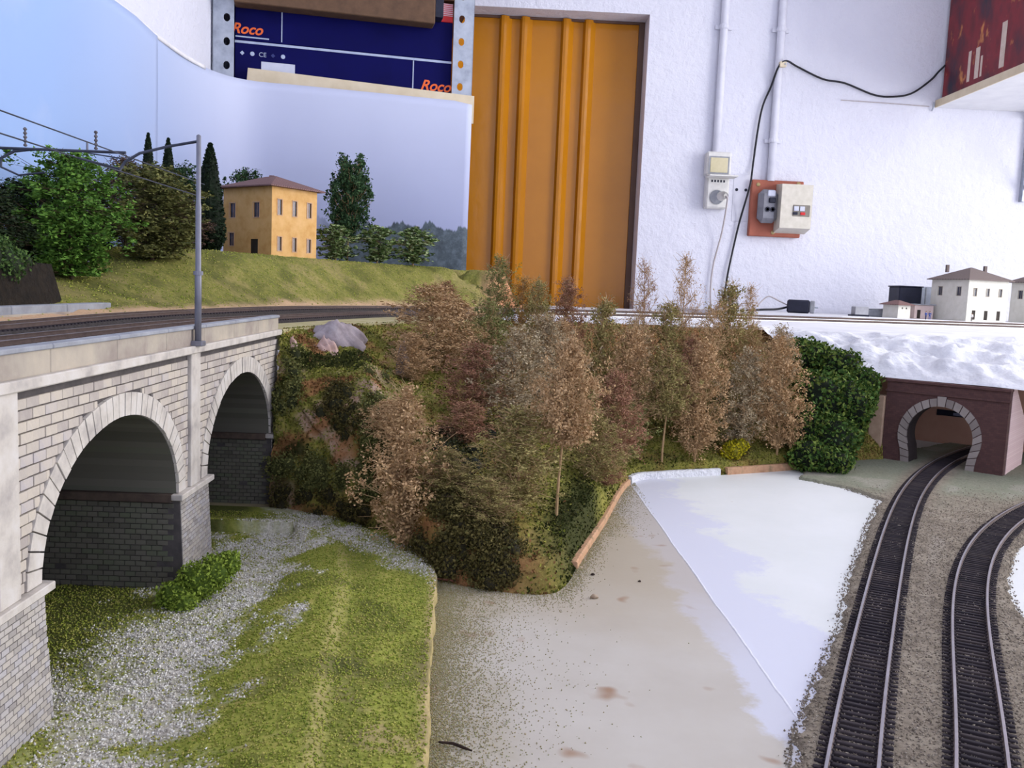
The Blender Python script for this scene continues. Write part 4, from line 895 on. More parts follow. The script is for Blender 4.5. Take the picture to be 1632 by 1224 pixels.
plant('leafy_tree', 'dark tree filling the gap behind the olive tree and the mast', 'tree', -.470, 1.02, 1.275, .10, BUSHY[0], 'dark', bz(-.470, 1.02), BG, m_barkd)
plant('leafy_tree', 'dark low tree between the olive tree and the tallest cypress', 'tree', -.405, 1.16, 1.272, .075, BUSHY[1], 'purple', bz(-.405, 1.16), BG, m_barkd)
plant('leafy_tree', 'round green tree behind the yellow house roof', 'tree', -.415, 1.50, 1.356, .075, BUSHY[1], 'poplar', bz(-.415, 1.5), BG, m_barkd)
plant('poplar_tree', 'tall dark green tree standing right of the yellow house', 'tree', -.241, 1.48, 1.3792, .068, POP, 'poplar', bz(-.241, 1.48), BG, m_bark)
for x, y, zt, w, lab in ((-.2507, 1.42, 1.2666, .070, 'small leafy tree touching the right wall of the yellow house'), (-.1881, 1.45, 1.2695, .066, 'small leafy tree in the middle of the row right of the yellow house'), (-.1318, 1.48, 1.272, .072, 'small leafy tree at the right end of the row near the backdrop edge')):
    plant('small_leafy_tree', lab, 'tree', x, y, zt, w, SMALLB, 'glossy', bz(x, y), 'small leafy trees beside the yellow house', m_bark)
def cypress_proto(seed):
    g = np.random.default_rng(seed); n = 4200; t = g.random(n) ** 1.25; az = g.uniform(0, 6.28, n); r = .0105 * (np.clip((1 - t), 0, 1) ** .62) * (.55 + .45 * np.clip(t / .12, 0, 1)) * g.uniform(.82, 1.1, n)
    V, F = leaves(np.stack([r * np.cos(az), r * np.sin(az), .004 + .096 * t], 1), g.uniform(.0014, .003, n), g); c = np_mesh('foliage', V, F, FM['cypress']); b = MB()
    b.lathe([(.0015, 0), (.0015, .005), (.006, .007), (.0088, .02), (.0078, .045), (.005, .075), (.001, .099)], Matrix.Identity(4), 10); a = b.build('trunk', m_ivycore); r_ = (a.data, c.data); bpy.data.objects.remove(a); bpy.data.objects.remove(c); return r_
CY = cypress_proto(5)
for x, y, zt, w, lab in ((-.430, 1.12, 1.3489, .026, 'narrow cypress in front of the backdrop seam, leftmost of three'), (-.420, 1.16, 1.3499, .029, 'middle cypress of three left of the mast'), (-.3794, 1.2, 1.352, .044, 'tallest dark cypress beside the yellow house')):
    z0 = bz(x, y); t = thing('cypress_tree', lab, 'tree', (x, y, z0), 'cypresses on the back hill'); sc = (w / .021, w / .021, (zt - z0) / .1)
    share('trunk', CY[0], t, scale=sc, m=m_ivycore); share('foliage', CY[1], t, scale=sc, m=FM['cypress'])
bush('hedge_bush', 'green bush on the dark block at the far left', (-.385, .69, 1.176), [((-.01, 0, .010), (.024, .022, .020)), ((-.038, .005, .022), (.030, .024, .026)), ((.010, .012, .004), (.015, .016, .012)), ((-.06, -.01, .03), (.03, .024, .024)), ((.016, -.020, .004), (.018, .018, .015)), ((.012, -.045, .010), (.020, .02, .018)), ((-.015, -.05, .026), (.026, .024, .022))], 9000, 'leafgreen', (24, 34, 14), (.0018, .0036), 23)
b = MB()
tk = thing('dark_embankment_block', 'dark brown earth block behind the grey kerb at far left', 'embankment', (-.40, .6, 1.14))
V = np.array([(-.515, .42, 1.136), (-.352, .42, 1.136), (-.352, .742, 1.136), (-.515, .76, 1.136), (-.515, .42, 1.182), (-.362, .42, 1.178), (-.361, .735, 1.181), (-.515, .75, 1.186)]); b.mesh([tuple(v) for v in V], [(3, 2, 1, 0), (4, 5, 6, 7), (0, 1, 5, 4), (1, 2, 6, 5), (2, 3, 7, 6), (3, 0, 4, 7)])
o = b.build('earth_block', mat('dark_earth', [(22, 17, 13), (34, 27, 20), (44, 36, 26)], 120, .95, bump=.8, bscale=160, bdist=.004), tk)
kb = thing('concrete_kerb', 'low grey concrete kerb wall along the far left track', 'kerb', (-.338, .55, 1.137))
for k in range(6):
    ya = .30 + k * .081; b = MB(); b.bbox((-.346, ya, 1.136), (-.334, ya + .0802, 1.1497), .0006); b.build('kerb_block', m_conc, kb)

# ------------------------------------------------------------------ buildings
def face_grid(b, O, u, n, Wd, Ht, holes, depth, mi_wall=0, mi_rev=0):
    O, u, n = Vector(O), Vector((*u, 0)), Vector((*n, 0)); xs = sorted({0, Wd, *[h[0] for h in holes], *[h[1] for h in holes]}); zs = sorted({0, Ht, *[h[2] for h in holes], *[h[3] for h in holes]})
    P = lambda x, z, d=0: O + u * x + Vector((0, 0, z)) - n * d; ccw = u.cross(Vector((0, 0, 1))).dot(n) > 0
    def q(pts, mi): b.face(pts if ccw else pts[::-1], mi)
    for x0, x1 in zip(xs, xs[1:]):
        for z0, z1 in zip(zs, zs[1:]):
            if any(h[0] - 1e-7 <= x0 and x1 <= h[1] + 1e-7 and h[2] - 1e-7 <= z0 and z1 <= h[3] + 1e-7 for h in holes): continue
            q([P(x0, z0), P(x1, z0), P(x1, z1), P(x0, z1)], mi_wall)
    for x0, x1, z0, z1 in holes:
        q([P(x0, z0), P(x0, z0, depth), P(x0, z1, depth), P(x0, z1)][::-1], mi_rev); q([P(x1, z0), P(x1, z0, depth), P(x1, z1, depth), P(x1, z1)], mi_rev)
        q([P(x0, z1), P(x1, z1), P(x1, z1, depth), P(x0, z1, depth)][::-1], mi_rev); q([P(x0, z0), P(x1, z0), P(x1, z0, depth), P(x0, z0, depth)], mi_rev)
def house(t, Cn, ul, LL, ur, LR, H, rise, wall_m, roof_m, frame_m_, pane_m, door_m, left, right, over=.009, sill=.0012):
    x, y, z = Cn; nl, nr = (-ur[0], -ur[1]), (-ul[0], -ul[1]); b = MB(); dpt = .0016
    face_grid(b, (x, y, z), ul, nl, LL, H, [h[:4] for h in left], dpt); face_grid(b, (x, y, z), ur, nr, LR, H, [h[:4] for h in right], dpt)
    p1 = (x + ul[0] * LL, y + ul[1] * LL, z); p2 = (x + ur[0] * LR, y + ur[1] * LR, z); face_grid(b, p1, ur, ul, LR, H, [], 0); face_grid(b, p2, ul, ur, LL, H, [], 0); b.build('house_wall', wall_m, t)
    for hs, u, n in ((left, ul, nl), (right, ur, nr)):
        for h in hs:
            x0, x1, z0, z1, kind = h; O = Vector((x, y, z)); U = Vector((*u, 0)); N = Vector((*n, 0)); Zv = Vector((0, 0, 1)); M_ = frame_m(O, U, Zv, N) if U.cross(Zv).dot(N) > 0 else frame_m(O + U * 0, U, Zv, N)
            fr = MB(); e = sill
            if kind == 'door': fr.box((x0, z0, -dpt - .0004), (x1, z1, -dpt + .0003), 0, M_); fr.build('door', door_m, t); continue
            for a in ((x0 - e, z0 - e, x1 + e, z0), (x0 - e, z1, x1 + e, z1 + e), (x0 - e, z0, x0, z1), (x1, z0, x1 + e, z1)): fr.box((a[0], a[1], -.0002), (a[2], a[3], .0006), 0, M_)
            w = fr.build('window', frame_m_, t); pn = MB(); pn.box((x0, z0, -dpt - .0004), (x1, z1, -dpt), 0, M_)
            xm = (x0 + x1) / 2; pn.box((xm - .0003, z0, -dpt), (xm + .0003, z1, -dpt + .0003), 1, M_); pn.build('pane', [pane_m, frame_m_], w)
    b = MB(); Pt = lambda a, c, h: (x + ul[0] * a + ur[0] * c, y + ul[1] * a + ur[1] * c, z + h); o = over
    E = [Pt(-o, -o, H), Pt(-o, LR + o, H), Pt(LL + o, LR + o, H), Pt(LL + o, -o, H)]; E2 = [(p[0], p[1], p[2] + .0018) for p in E]
    if LL >= LR: R1, R2 = Pt(LR / 2, LR / 2, H + rise), Pt(LL - LR / 2, LR / 2, H + rise); sl = [(E2[0], E2[1], R1), (E2[1], E2[2], R2, R1), (E2[2], E2[3], R2), (E2[3], E2[0], R1, R2)]
    else: R1, R2 = Pt(LL / 2, LL / 2, H + rise), Pt(LL / 2, LR - LL / 2, H + rise); sl = [(E2[0], E2[1], R2, R1), (E2[1], E2[2], R2), (E2[2], E2[3], R1, R2), (E2[3], E2[0], R1)]
    for f in sl:
        f = [Vector(p) for p in f]; nn = (f[1] - f[0]).cross(f[2] - f[0]); b.face(f if nn.z > 0 else f[::-1])
    b.face([E[3], E[2], E[1], E[0]])
    for i in range(4):
        a, c = E[i], E[(i + 1) % 4]; b.face([a, c, E2[(i + 1) % 4], E2[i]])
    b.build('roof', roof_m, t); return t
def tiled(name, c1, c2):
    m, nt, bs = new_mat(name, .85, .2); co = coords(nt); wv = nt.nodes.new('ShaderNodeTexWave'); wv.inputs['Scale'].default_value = 130; wv.inputs['Distortion'].default_value = 1.2; nt.links.new(co, wv.inputs['Vector'])
    nt.links.new(mixc(nt, wv.outputs['Fac'], c1, c2), bs.inputs['Base Color']); add_bump(nt, bs, wv.outputs['Fac'], .5, .0008); return m
m_yel = mat('yellow_plaster_house', [(202, 152, 88), (214, 168, 106), (222, 178, 120)], 60, .85, bump=.1, bscale=300); m_roofp = tiled('purple_brown_tiles', (104, 80, 80), (138, 108, 104))
m_fr1 = mat('pinkish_window_surround', [(190, 150, 120), (206, 170, 140)], 60, .8); m_pane = mat('dark_pane', [(34, 34, 48), (60, 62, 84)], 80, .25, spec=.6); m_dk = mat('dark_door', [(40, 34, 30), (56, 46, 40)], 80, .7)
yh = thing('yellow_house', 'yellow two-storey model house with hipped brown roof on the back hill', 'house', (-.322, 1.30, 1.2045))
L_, R_2 = .112, .0855
house(yh, (-.322, 1.30, 1.2045), (-.80, .60), L_, (.60, .80), R_2, .1055, .021, m_yel, m_roofp, m_fr1, m_pane, m_dk,
      [(.028, .0415, .062, .083, 'w'), (.0835, .0970, .062, .083, 'w'), (.0865, .0990, .020, .039, 'w'), (.0305, .0480, .002, .030, 'door')],
      [(.0105, .0185, .066, .088, 'w'), (.0385, .0465, .066, .088, 'w'), (.0665, .0745, .066, .088, 'w'), (.0112, .0184, .014, .034, 'w'), (.0392, .0464, .014, .034, 'w'), (.0672, .0744, .014, .034, 'w')])
b = MB(); b.box((-.43, 1.285, 1.200), (-.255, 1.45, 1.2052)); b.build('base_plinth', mat('pale_plinth', [(150, 140, 124), (170, 160, 144)], 60), yh)
ch = MB(); ch.bbox((-.348, 1.385, 1.318), (-.340, 1.393, 1.335), .0006); ch.build('chimney', m_roofp, yh)
# station side
sb = thing('station_board', 'white painted station platform board along the back wall', 'board', (1.2, 2.2, 1.137))
b = MB(); b.prism([(.55, 2.06), (.80, 1.985), (1.0, 2.0), (1.32, 2.12), (1.9, 2.34), (1.9, 2.395), (.50, 2.395)], 1.1368, 1.1465); b.build('board_panel', m_deck, sb)
m_olive = mat('station_plaster', [(206, 203, 192), (220, 217, 208)], 60, .85); m_roofg = tiled('grey_brown_tiles', (96, 84, 82), (128, 116, 112)); m_fr2 = mat('station_window_frame', [(150, 140, 124), (170, 160, 146)], 60)
ST_L = [(.022, .034, .060, .080, 'w'), (.080, .092, .060, .080, 'w')]; ST_R = [(.016, .025, .060, .078, 'w'), (.054, .063, .060, .078, 'w'), (.092, .101, .060, .078, 'w'), (.016, .027, .004, .026, 'door'), (.053, .064, .004, .026, 'door'), (.091, .102, .004, .026, 'door')]
UL, UR = (-.283, .959), (.959, .283)
s1 = thing('station_house', 'white two-storey model station house with grey hipped roof', 'house', (1.12, 2.05, 1.1465))
house(s1, (1.12, 2.05, 1.1465), UL, .115, UR, .120, .097, .032, m_olive, m_roofg, m_fr2, m_pane, m_dk, ST_L, ST_R)
for q in ((1.105, 2.13, 1.262), (1.19, 2.115, 1.262)):
    b = MB(); b.bbox(q, (q[0] + .007, q[1] + .007, q[2] + .018), .0005); b.build('chimney', m_roofg, s1)
s2 = thing('station_house', 'second station house cut off by the right picture edge', 'house', (1.36, 2.12, 1.1465))
house(s2, (1.362, 2.12, 1.1465), UL, .115, UR, .120, .100, .036, m_olive, m_roofg, m_fr2, m_pane, m_dk, ST_L, ST_R)
s3 = thing('station_shed', 'small white shed with brown roof left of the station house', 'shed', (.976, 2.09, 1.1465))
house(s3, (.976, 2.09, 1.1465), UL, .052, UR, .036, .031, .012, m_olive, m_roofp, m_fr2, m_pane, m_dk, [], [(.010, .014, .022, .026, 'door'), (.022, .026, .022, .026, 'door')], over=.007)
m_blk = mat('blue_black_plastic', [(22, 24, 40), (34, 36, 54)], 60, .5); m_clear = mat('grey_clear_plastic', [(150, 156, 172), (178, 184, 198)], 60, .3, spec=.5); m_pink = mat('pinkish_plaster', [(200, 178, 172), (216, 196, 190)], 60)
t = thing('dark_box', 'blue black box standing behind the small shed', 'box', (1.05, 2.2, 1.1465)); b = MB(); b.bbox((1.022, 2.19, 1.1465), (1.080, 2.25, 1.224), .002); b.build('body', m_blk, t); b = MB(); b.bbox((1.020, 2.188, 1.2235), (1.082, 2.252, 1.2265), .0006); b.build('lid', m_blk, t)
t = thing('clear_plastic_case', 'grey translucent plastic case beside the dark box', 'case', (1.1, 2.26, 1.1465)); b = MB(); b.bbox((1.084, 2.25, 1.1465), (1.150, 2.29, 1.228), .001); b.build('body', m_clear, t)
for xx in (1.092, 1.105, 1.118): b = MB(); b.box((xx, 2.2488, 1.15), (xx + .002, 2.2502, 1.226)); b.build('rib', m_conc, t)
t = thing('platform_kiosk', 'low pinkish flat-roofed kiosk between shed and station house', 'kiosk', (1.05, 2.12, 1.1465)); b = MB(); b.bbox((1.035, 2.13, 1.1465), (1.082, 2.17, 1.180), .0006); b.build('kiosk_wall', m_pink, t); b = MB(); b.bbox((1.031, 2.126, 1.180), (1.086, 2.174, 1.1828), .0005); b.build('flat_roof', m_conc, t); b = MB(); b.box((1.042, 2.1294, 1.1475), (1.050, 2.1302, 1.168)); b.build('door', m_dk, t)
t = thing('small_grey_box', 'small grey box with black foot near the white track edge', 'box', (.895, 2.13, 1.1465)); b = MB(); b.bbox((.885, 2.12, 1.1500), (.918, 2.145, 1.170), .001); b.build('body', mat('grey_plastic', [(150, 150, 156), (172, 172, 178)], 60), t); b = MB(); b.bbox((.878, 2.118, 1.1465), (.920, 2.147, 1.1505), .0008); b.build('foot', m_blk, t)
t = thing('pale_low_box', 'pale low box between the grey box and the shed', 'box', (.95, 2.17, 1.1465)); b = MB(); b.bbox((.93, 2.16, 1.1465), (.985, 2.19, 1.166), .002); b.build('body', m_conc, t); b = MB(); b.bbox((.929, 2.159, 1.1655), (.986, 2.191, 1.1675), .0006); b.build('lid', m_deck, t)
def figure(x, y, z, label, shirt, trouser, rz, hgt=.0200):
    t = thing('person', label, 'person', (x, y, z), rz=rz); k = hgt / .0200
    skin = FIGM['skin']; bm = bmesh.new(); me = bpy.data.meshes.new('body')
    J = {'pel': (0, 0, .0098), 'che': (0, 0, .0148), 'nec': (0, 0, .0166), 'hed': (0, -.0002, .0184), 'top': (0, 0, .0196), 'shl': (-.0024, 0, .0160), 'ell': (-.0030, .0002, .0128), 'hal': (-.0028, -.0010, .0100), 'shr': (.0024, 0, .0160), 'elr': (.0030, .0002, .0128), 'har': (.0028, -.0010, .0100), 'hpl': (-.0010, 0, .0092), 'knl': (-.0012, -.0003, .0050), 'ftl': (-.0012, 0, .0006), 'tol': (-.0012, -.0014, .0003), 'hpr': (.0010, 0, .0092), 'knr': (.0012, .0003, .0050), 'ftr': (.0012, .0006, .0006), 'tor': (.0012, -.0008, .0003)}
    Rr = dict(pel=.0013, che=.0015, nec=.0006, hed=.0012, top=.0008, shl=.0007, ell=.0006, hal=.0005, shr=.0007, elr=.0006, har=.0005, hpl=.0010, knl=.0008, ftl=.0006, tol=.0005, hpr=.0010, knr=.0008, ftr=.0006, tor=.0005)
    N = list(J); Ed = [('pel', 'che'), ('che', 'nec'), ('nec', 'hed'), ('hed', 'top'), ('che', 'shl'), ('shl', 'ell'), ('ell', 'hal'), ('che', 'shr'), ('shr', 'elr'), ('elr', 'har'), ('pel', 'hpl'), ('hpl', 'knl'), ('knl', 'ftl'), ('ftl', 'tol'), ('pel', 'hpr'), ('hpr', 'knr'), ('knr', 'ftr'), ('ftr', 'tor')]
    S = 100.0  # grown at a larger scale, then shrunk, so the skin stays clean
    me.from_pydata([tuple(c * S for c in J[n_]) for n_ in N], [(N.index(a), N.index(c)) for a, c in Ed], [])
    o = bpy.data.objects.new('figure_source', me); C.objects.link(o); sk = o.modifiers.new('s', 'SKIN'); o.modifiers.new('u', 'SUBSURF').levels = 1
    for i, n_ in enumerate(N): v = me.skin_vertices[0].data[i]; v.radius = (Rr[n_] * S, Rr[n_] * S); v.use_root = n_ == 'pel'
    bpy.context.view_layer.update(); m2 = bpy.data.meshes.new_from_object(o.evaluated_get(bpy.context.evaluated_depsgraph_get())); bpy.data.objects.remove(o); m2.name = 'body'; m2.materials.clear()
    for q in (skin, shirt, trouser): m2.materials.append(q)
    for p in m2.polygons:
        zc = p.center.z / S; p.material_index = 2 if zc < .0098 else (1 if zc < .0163 and not (zc < .0107 and abs(p.center.x / S) > .002) else 0); p.use_smooth = True
    ob = bpy.data.objects.new('body', m2); C.objects.link(ob); ob.parent = t; ob.scale = (k / S, k / S, k / S)
    b = MB(); b.lathe([(.0003, .0200), (.0009, .0197), (.0013, .0190), (.00125, .0184)], Matrix.Scale(k, 4) @ Matrix.Translation((0, .00015, 0)), 8); b.build('hair', FIGM['hair'], t, world=False); return t
FIGM = {'skin': mat('skin_paint', [(196, 150, 124), (210, 166, 140)], 300, .6), 'hair': mat('dark_hair_paint', [(52, 40, 32), (66, 52, 40)], 300, .7), 'blue': mat('blue_cloth_paint', [(44, 66, 128), (60, 84, 150)], 300, .7), 'navy': mat('navy_cloth_paint', [(32, 40, 74), (44, 54, 92)], 300, .7), 'white': mat('white_cloth_paint', [(214, 212, 210), (230, 228, 226)], 300, .7), 'grey': mat('grey_cloth_paint', [(92, 88, 88), (110, 104, 102)], 300, .7)}
figure(1.0195, 2.04, 1.1465, 'person in blue standing before the kiosk, left of two', FIGM['blue'], FIGM['navy'], .3)
figure(1.031, 2.045, 1.1465, 'person in blue standing before the kiosk, right of two', FIGM['blue'], FIGM['blue'], -.4)
figure(1.126, 2.035, 1.1465, 'person in white shirt at the station house corner', FIGM['white'], FIGM['grey'], .1)

# ------------------------------------------------------------------ backdrop sheets
def backdrop_mat():
    m, nt, bs = new_mat('printed_sky_paper', .6, .25); co = coords(nt); sp = nt.nodes.new('ShaderNodeSeparateXYZ'); nt.links.new(co, sp.inputs[0])
    gy = math_n(nt, 'MULTIPLY', math_n(nt, 'ADD', sp.outputs[1], .25), 1.6, True)          # blue sky fading to pale lavender along the sheet
    cl = noise(nt, co, 4.2, 5, .55); sky = mixc(nt, math_n(nt, 'MULTIPLY', math_n(nt, 'SUBTRACT', cl, .50), 3.4, True), (154, 180, 224), (192, 200, 226))
    right = mixc(nt, math_n(nt, 'MULTIPLY', math_n(nt, 'SUBTRACT', sp.outputs[2], .10), 3.6, True), (142, 148, 184), (188, 193, 216))
    col = mixc(nt, gy, sky, right)
    # printed line of distant trees at the right end
    mp = nt.nodes.new('ShaderNodeMapping'); mp.inputs['Scale'].default_value = (1, 1, 0); nt.links.new(co, mp.inputs[0])
    tl = math_n(nt, 'ADD', .112, math_n(nt, 'MULTIPLY', noise(nt, mp.outputs[0], 26, 5, .6), .095))
    tmask = math_n(nt, 'MULTIPLY', math_n(nt, 'MULTIPLY', math_n(nt, 'SUBTRACT', tl, sp.outputs[2]), 260, True), math_n(nt, 'MULTIPLY', math_n(nt, 'SUBTRACT', sp.outputs[0], .14), 14, True))
    tcol = ramp(nt, [(38, 46, 50), (62, 74, 78), (90, 102, 112)], noise(nt, co, 70, 5, .7), .3, .7)
    nt.links.new(mixc(nt, math_n(nt, 'MULTIPLY', tmask, .93), col, tcol), bs.inputs['Base Color']); add_bump(nt, bs, noise(nt, co, 6, 2), .15, .02); return m
m_sky = backdrop_mat(); m_paper = mat('paper_edge', [(216, 214, 218), (232, 230, 232)], 60, .7)
bk = thing('sky_backdrop_sheet', 'curved pale blue sky backdrop sheet with printed distant trees', 'backdrop', (-.5, 1.3, 1.138)); bk['kind'] = 'thing'
bp = resample(catmull([(-.525, .20), (-.525, .8), (-.525, 1.2), (-.525, 1.42), (-.521, 1.54), (-.504, 1.63), (-.462, 1.685), (-.38, 1.712), (-.22, 1.748), (-.052, 1.79)], 14), n=160)
def sheet(P, top, th=.0016):
    n = len(P); T = np.gradient(P, axis=0); T /= np.linalg.norm(T, axis=1)[:, None]; N = np.stack([T[:, 1], -T[:, 0]], 1); m = 26; zs = np.linspace(0, 1, m); b = MB(); V = []
    for s in (0, 1):
        for i in range(n):
            for k in range(m):
                z = 1.139 + zs[k] * (top[i] - 1.139); w = .005 * (vnoise(np.array(i * .11), np.array(zs[k] * 2.3), 33) - .5) * min(1, zs[k] * 4); V.append((P[i, 0] + N[i, 0] * (w - s * th), P[i, 1] + N[i, 1] * (w - s * th), z))
    F = []; q = lambda s, i, k: s * n * m + i * m + k
    for i in range(n - 1):
        for k in range(m - 1): F.append((q(0, i, k), q(0, i + 1, k), q(0, i + 1, k + 1), q(0, i, k + 1))); F.append((q(1, i, k), q(1, i, k + 1), q(1, i + 1, k + 1), q(1, i + 1, k)))
        F.append((q(0, i, m - 1), q(0, i + 1, m - 1), q(1, i + 1, m - 1), q(1, i, m - 1)))
    for k in range(m - 1): F.append((q(0, n - 1, k), q(1, n - 1, k), q(1, n - 1, k + 1), q(0, n - 1, k + 1))); F.append((q(0, 0, k), q(0, 0, k + 1), q(1, 0, k + 1), q(1, 0, k)))
    b.mesh(V, F); return b
iy = int(np.argmax(bp[:, 1] > 1.385)); tops = np.interp(np.arange(160), [0, iy - 6, iy, iy + 14, 130, 156, 159], [1.54, 1.541, 1.537, 1.538, 1.541, 1.541, 1.536])
sheet(bp[:iy + 2] + np.array([.0022, 0]), tops[:iy + 2]).build('sheet', m_sky, bk, smooth=False); sheet(bp[iy:], tops[iy:]).build('sheet', m_sky, bk)
for o_ in bk.children: o_.data.polygons.foreach_set('use_smooth', [True] * len(o_.data.polygons))
# curled white margin along the top of the left sheet
b = MB(); k0, k1 = int(np.argmax(bp[:, 1] > 1.22)), int(np.argmax(bp[:, 1] > 1.60))
b.sweep([(p[0], p[1], tops[i + k0] - .001) for i, p in enumerate(bp[k0:k1])], [(-.002, -.002), (.0022, -.003), (.0026, .0015), (.001, .0045), (-.002, .0045)]); b.build('curled_margin', m_paper, bk, smooth=True)

# ------------------------------------------------------------------ metal rack with train boxes
RX, RY, RA = -.5525, 1.758, math.atan2(.102, .4945)
m_rack = mat('galvanised_steel', [(140, 146, 158), (164, 170, 182), (178, 184, 194)], 40, .45, metal=.35, spec=.5); m_blue = mat('deep_blue_box_print', [(8, 8, 66), (11, 11, 78)], 12, .6, spec=.08); m_red = mat('red_box_card', [(190, 34, 40), (206, 44, 48)], 20, .5)
m_or = mat('orange_print', [(226, 96, 40), (236, 110, 52)], 60, .5); m_pale = mat('pale_print_and_highlight', [(160, 170, 196), (180, 190, 212)], 60, .5); m_lab = mat('white_label', [(190, 194, 212), (206, 208, 222)], 80, .6)
m_brown = mat('brown_chipboard', [(84, 62, 46), (104, 78, 58)], 60, .7); m_plyf = mat('pale_plywood', [(206, 190, 160), (222, 208, 182)], 24, .7)
def local(name, label, cat, off=(0, 0, 0), group=None):
    c, s = math.cos(RA), math.sin(RA); return thing(name, label, cat, (RX + off[0] * c - off[1] * s, RY + off[0] * s + off[1] * c, off[2]), group, rz=RA)
rk = local('metal_rack', 'grey slotted steel rack behind the sky backdrop', 'rack')
def post(x0, x1, xh, hole0, side):
    b = MB(); hw, hh, pit = .0058, .0075, .0445; b.box((x0, 0, 0), (xh - hw, .0018, 2.3)); b.box((xh + hw, 0, 0), (x1, .0018, 2.3)); z = 0.; h = hole0 - int(hole0 / pit) * pit
    while h < 2.25:
        b.box((xh - hw, 0, z), (xh + hw, .0018, h - hh)); z = h + hh
        for sx in (-1, 1):
            for sz in (-1, 1):
                P = [(xh + sx * hw, h + sz * hh), (xh + sx * hw, h + sz * hh * .35), (xh + sx * hw * .75, h + sz * hh * .72), (xh + sx * hw * .3, h + sz * hh)]; P = [(p[0], .0001, p[1]) for p in P]; b.face(P if sx * sz > 0 else P[::-1])
        h += pit
    b.box((xh - hw, 0, z), (xh + hw, .0018, 2.3)); xs = x0 if side < 0 else x1
    b.box((xs - (.0018 if side > 0 else 0), 0, 0), (xs + (.0018 if side < 0 else 0), .040, 2.3)); return b.build('post', m_rack, rk, world=False)
post(0, .0395, .0262, 1.5830, -1); post(.4655, .507, .4820, 1.5835, 1)
for xa, sd in ((0, -1), (.4655, 1)):
    b = MB(); b.box((xa, .50, 0), (xa + .04, .502, 2.3)); b.box((xa if sd < 0 else xa + .038, .46, 0), ((xa if sd < 0 else xa + .038) + .002, .50, 2.3)); b.build('post', m_rack, rk, world=False)
for z in (1.520, 1.7525): b = MB(); b.box((.002, .003, z), (.505, .498, z + .018)); b.build('shelf', m_brown if z > 1.6 else m_rack, rk, world=False)
b = MB(); b.mesh([(.060, -.004, 1.512), (.512, -.004, 1.512), (.512, -.004, 1.567), (.066, -.004, 1.581), (.060, -.0005, 1.512), (.512, -.0005, 1.512), (.512, -.0005, 1.567), (.066, -.0005, 1.581)], [(0, 1, 2, 3), (7, 6, 5, 4), (3, 2, 6, 7), (0, 3, 7, 4), (1, 5, 6, 2), (0, 4, 5, 1)])
o = b.build('front_lip', m_plyf, rk, world=False); o['label'] = 'pale plywood strip across the shelf front'
def fm(x, y, z): return frame_m((x, y, z), (1, 0, 0), (0, 0, 1), (0, -1, 0))
def tbox(label, x0, x1, z0, z1, dep=.32):
    t = local('train_box', label, 'box', (0, 0, 0), 'flat boxes stacked in the rack'); t.location.z = z0; h = z1 - z0; b = MB(); b.bbox((x0, .012, 0), (x1, .012 + dep, h), .0012); b.build('carton', m_blue, t, world=False); return t, h
t, h = tbox('lower of two flat blue boxes, orange lettering at its right end', .0400, .4650, 1.5385, 1.6355)
b = MB(); b.box((.0402, .0110, h - .0055), (.4648, .0122, h - .001)); b.build('lid_rim_highlight', m_pale, t, world=False)  # pale strip paints the highlight along the lid edge
b = MB(); b.box((.3860, .0112, .0), (.3882, .0122, h - .006)); b.build('white_line', m_pale, t, world=False)
text_part('Roco', .029, m_or, t, fm(.4020, .0116, .0350), .35, bold=.0006); b = MB(); b.box((.090, .0112, .022), (.154, .0122, .0600)); b.build('label_sticker', m_lab, t, world=False)
text_part('CE', .012, m_pale, t, fm(.0850, .0116, .0690), 0)
for k, x in enumerate((.050, .069, .108, .127)):
    b = MB(); M_ = Matrix.Translation((x + .004, .0119, .073)) @ Matrix.Rotation(math.pi / 2, 4, 'X'); b.lathe([(.0042, 0), (.0042, .0006)], M_, 12 if k % 2 else 4); b.build('printed_symbol', m_pale if k != 2 else mat('dim_blue_print', [(50, 56, 110), (60, 66, 122)], 60), t, world=False)
t, h = tbox('upper of two flat blue boxes, orange lettering at its left end', .0400, .4650, 1.6357, 1.7110)
b = MB(); b.box((.1270, .0112, .003), (.1290, .0122, h - .002)); b.build('white_line', m_pale, t, world=False); b = MB(); b.box((.041, .0112, .0050), (.1040, .0122, .0075)); b.build('white_line', m_pale, t, world=False)
text_part('Roco', .027, m_or, t, fm(.0330, .0116, .0125), .35, bold=.0006)
t = local('red_box', 'red box with white striped end on top of the blue boxes', 'box', group='flat boxes stacked in the rack'); t.location.z = 1.7112
b = MB(); b.bbox((.05, .012, 0), (.4648, .30, .037), .001); b.build('carton', m_red, t, world=False); b = MB(); b.box((.437, .0112, .012), (.4645, .0122, .036)); b.build('striped_print', mat('pale_pink_print', [(216, 180, 190), (230, 204, 210)], 60), t, world=False)
b = MB()
for k in range(6): b.box((.4372, .0106, .0135 + k * .0038), (.4643, .0113, .0147 + k * .0038))
b.build('printed_stripes', m_red, t, world=False)
t = local('brown_tray', 'dark brown shallow tray hanging over the front of the top shelf', 'tray'); t.location.z = 1.694
b = MB(); b.bbox((.0410, -.030, .0), (.4230, .008, .056), .0015); b.build('tray_front', m_brown, t, world=False); b = MB(); b.bbox((.4235, -.026, .014), (.4400, .008, .056), .001); b.build('end_clip', m_blk, t, world=False)
t = local('cardboard_carton', 'brown cardboard carton corner sticking out beside the rack by the door', 'carton'); t.location.z = 1.925
m_card = mat('cardboard', [(140, 104, 80), (158, 122, 96)], 30, .8); b = MB(); b.bbox((.508, .30, 0), (.560, .46, .10), .0012); b.build('carton_body', m_card, t, world=False); b = MB(); b.box((.508, .298, .098), (.562, .30, .101)); b.build('tape', m_plyf, t, world=False)
for o_ in (t,): pass
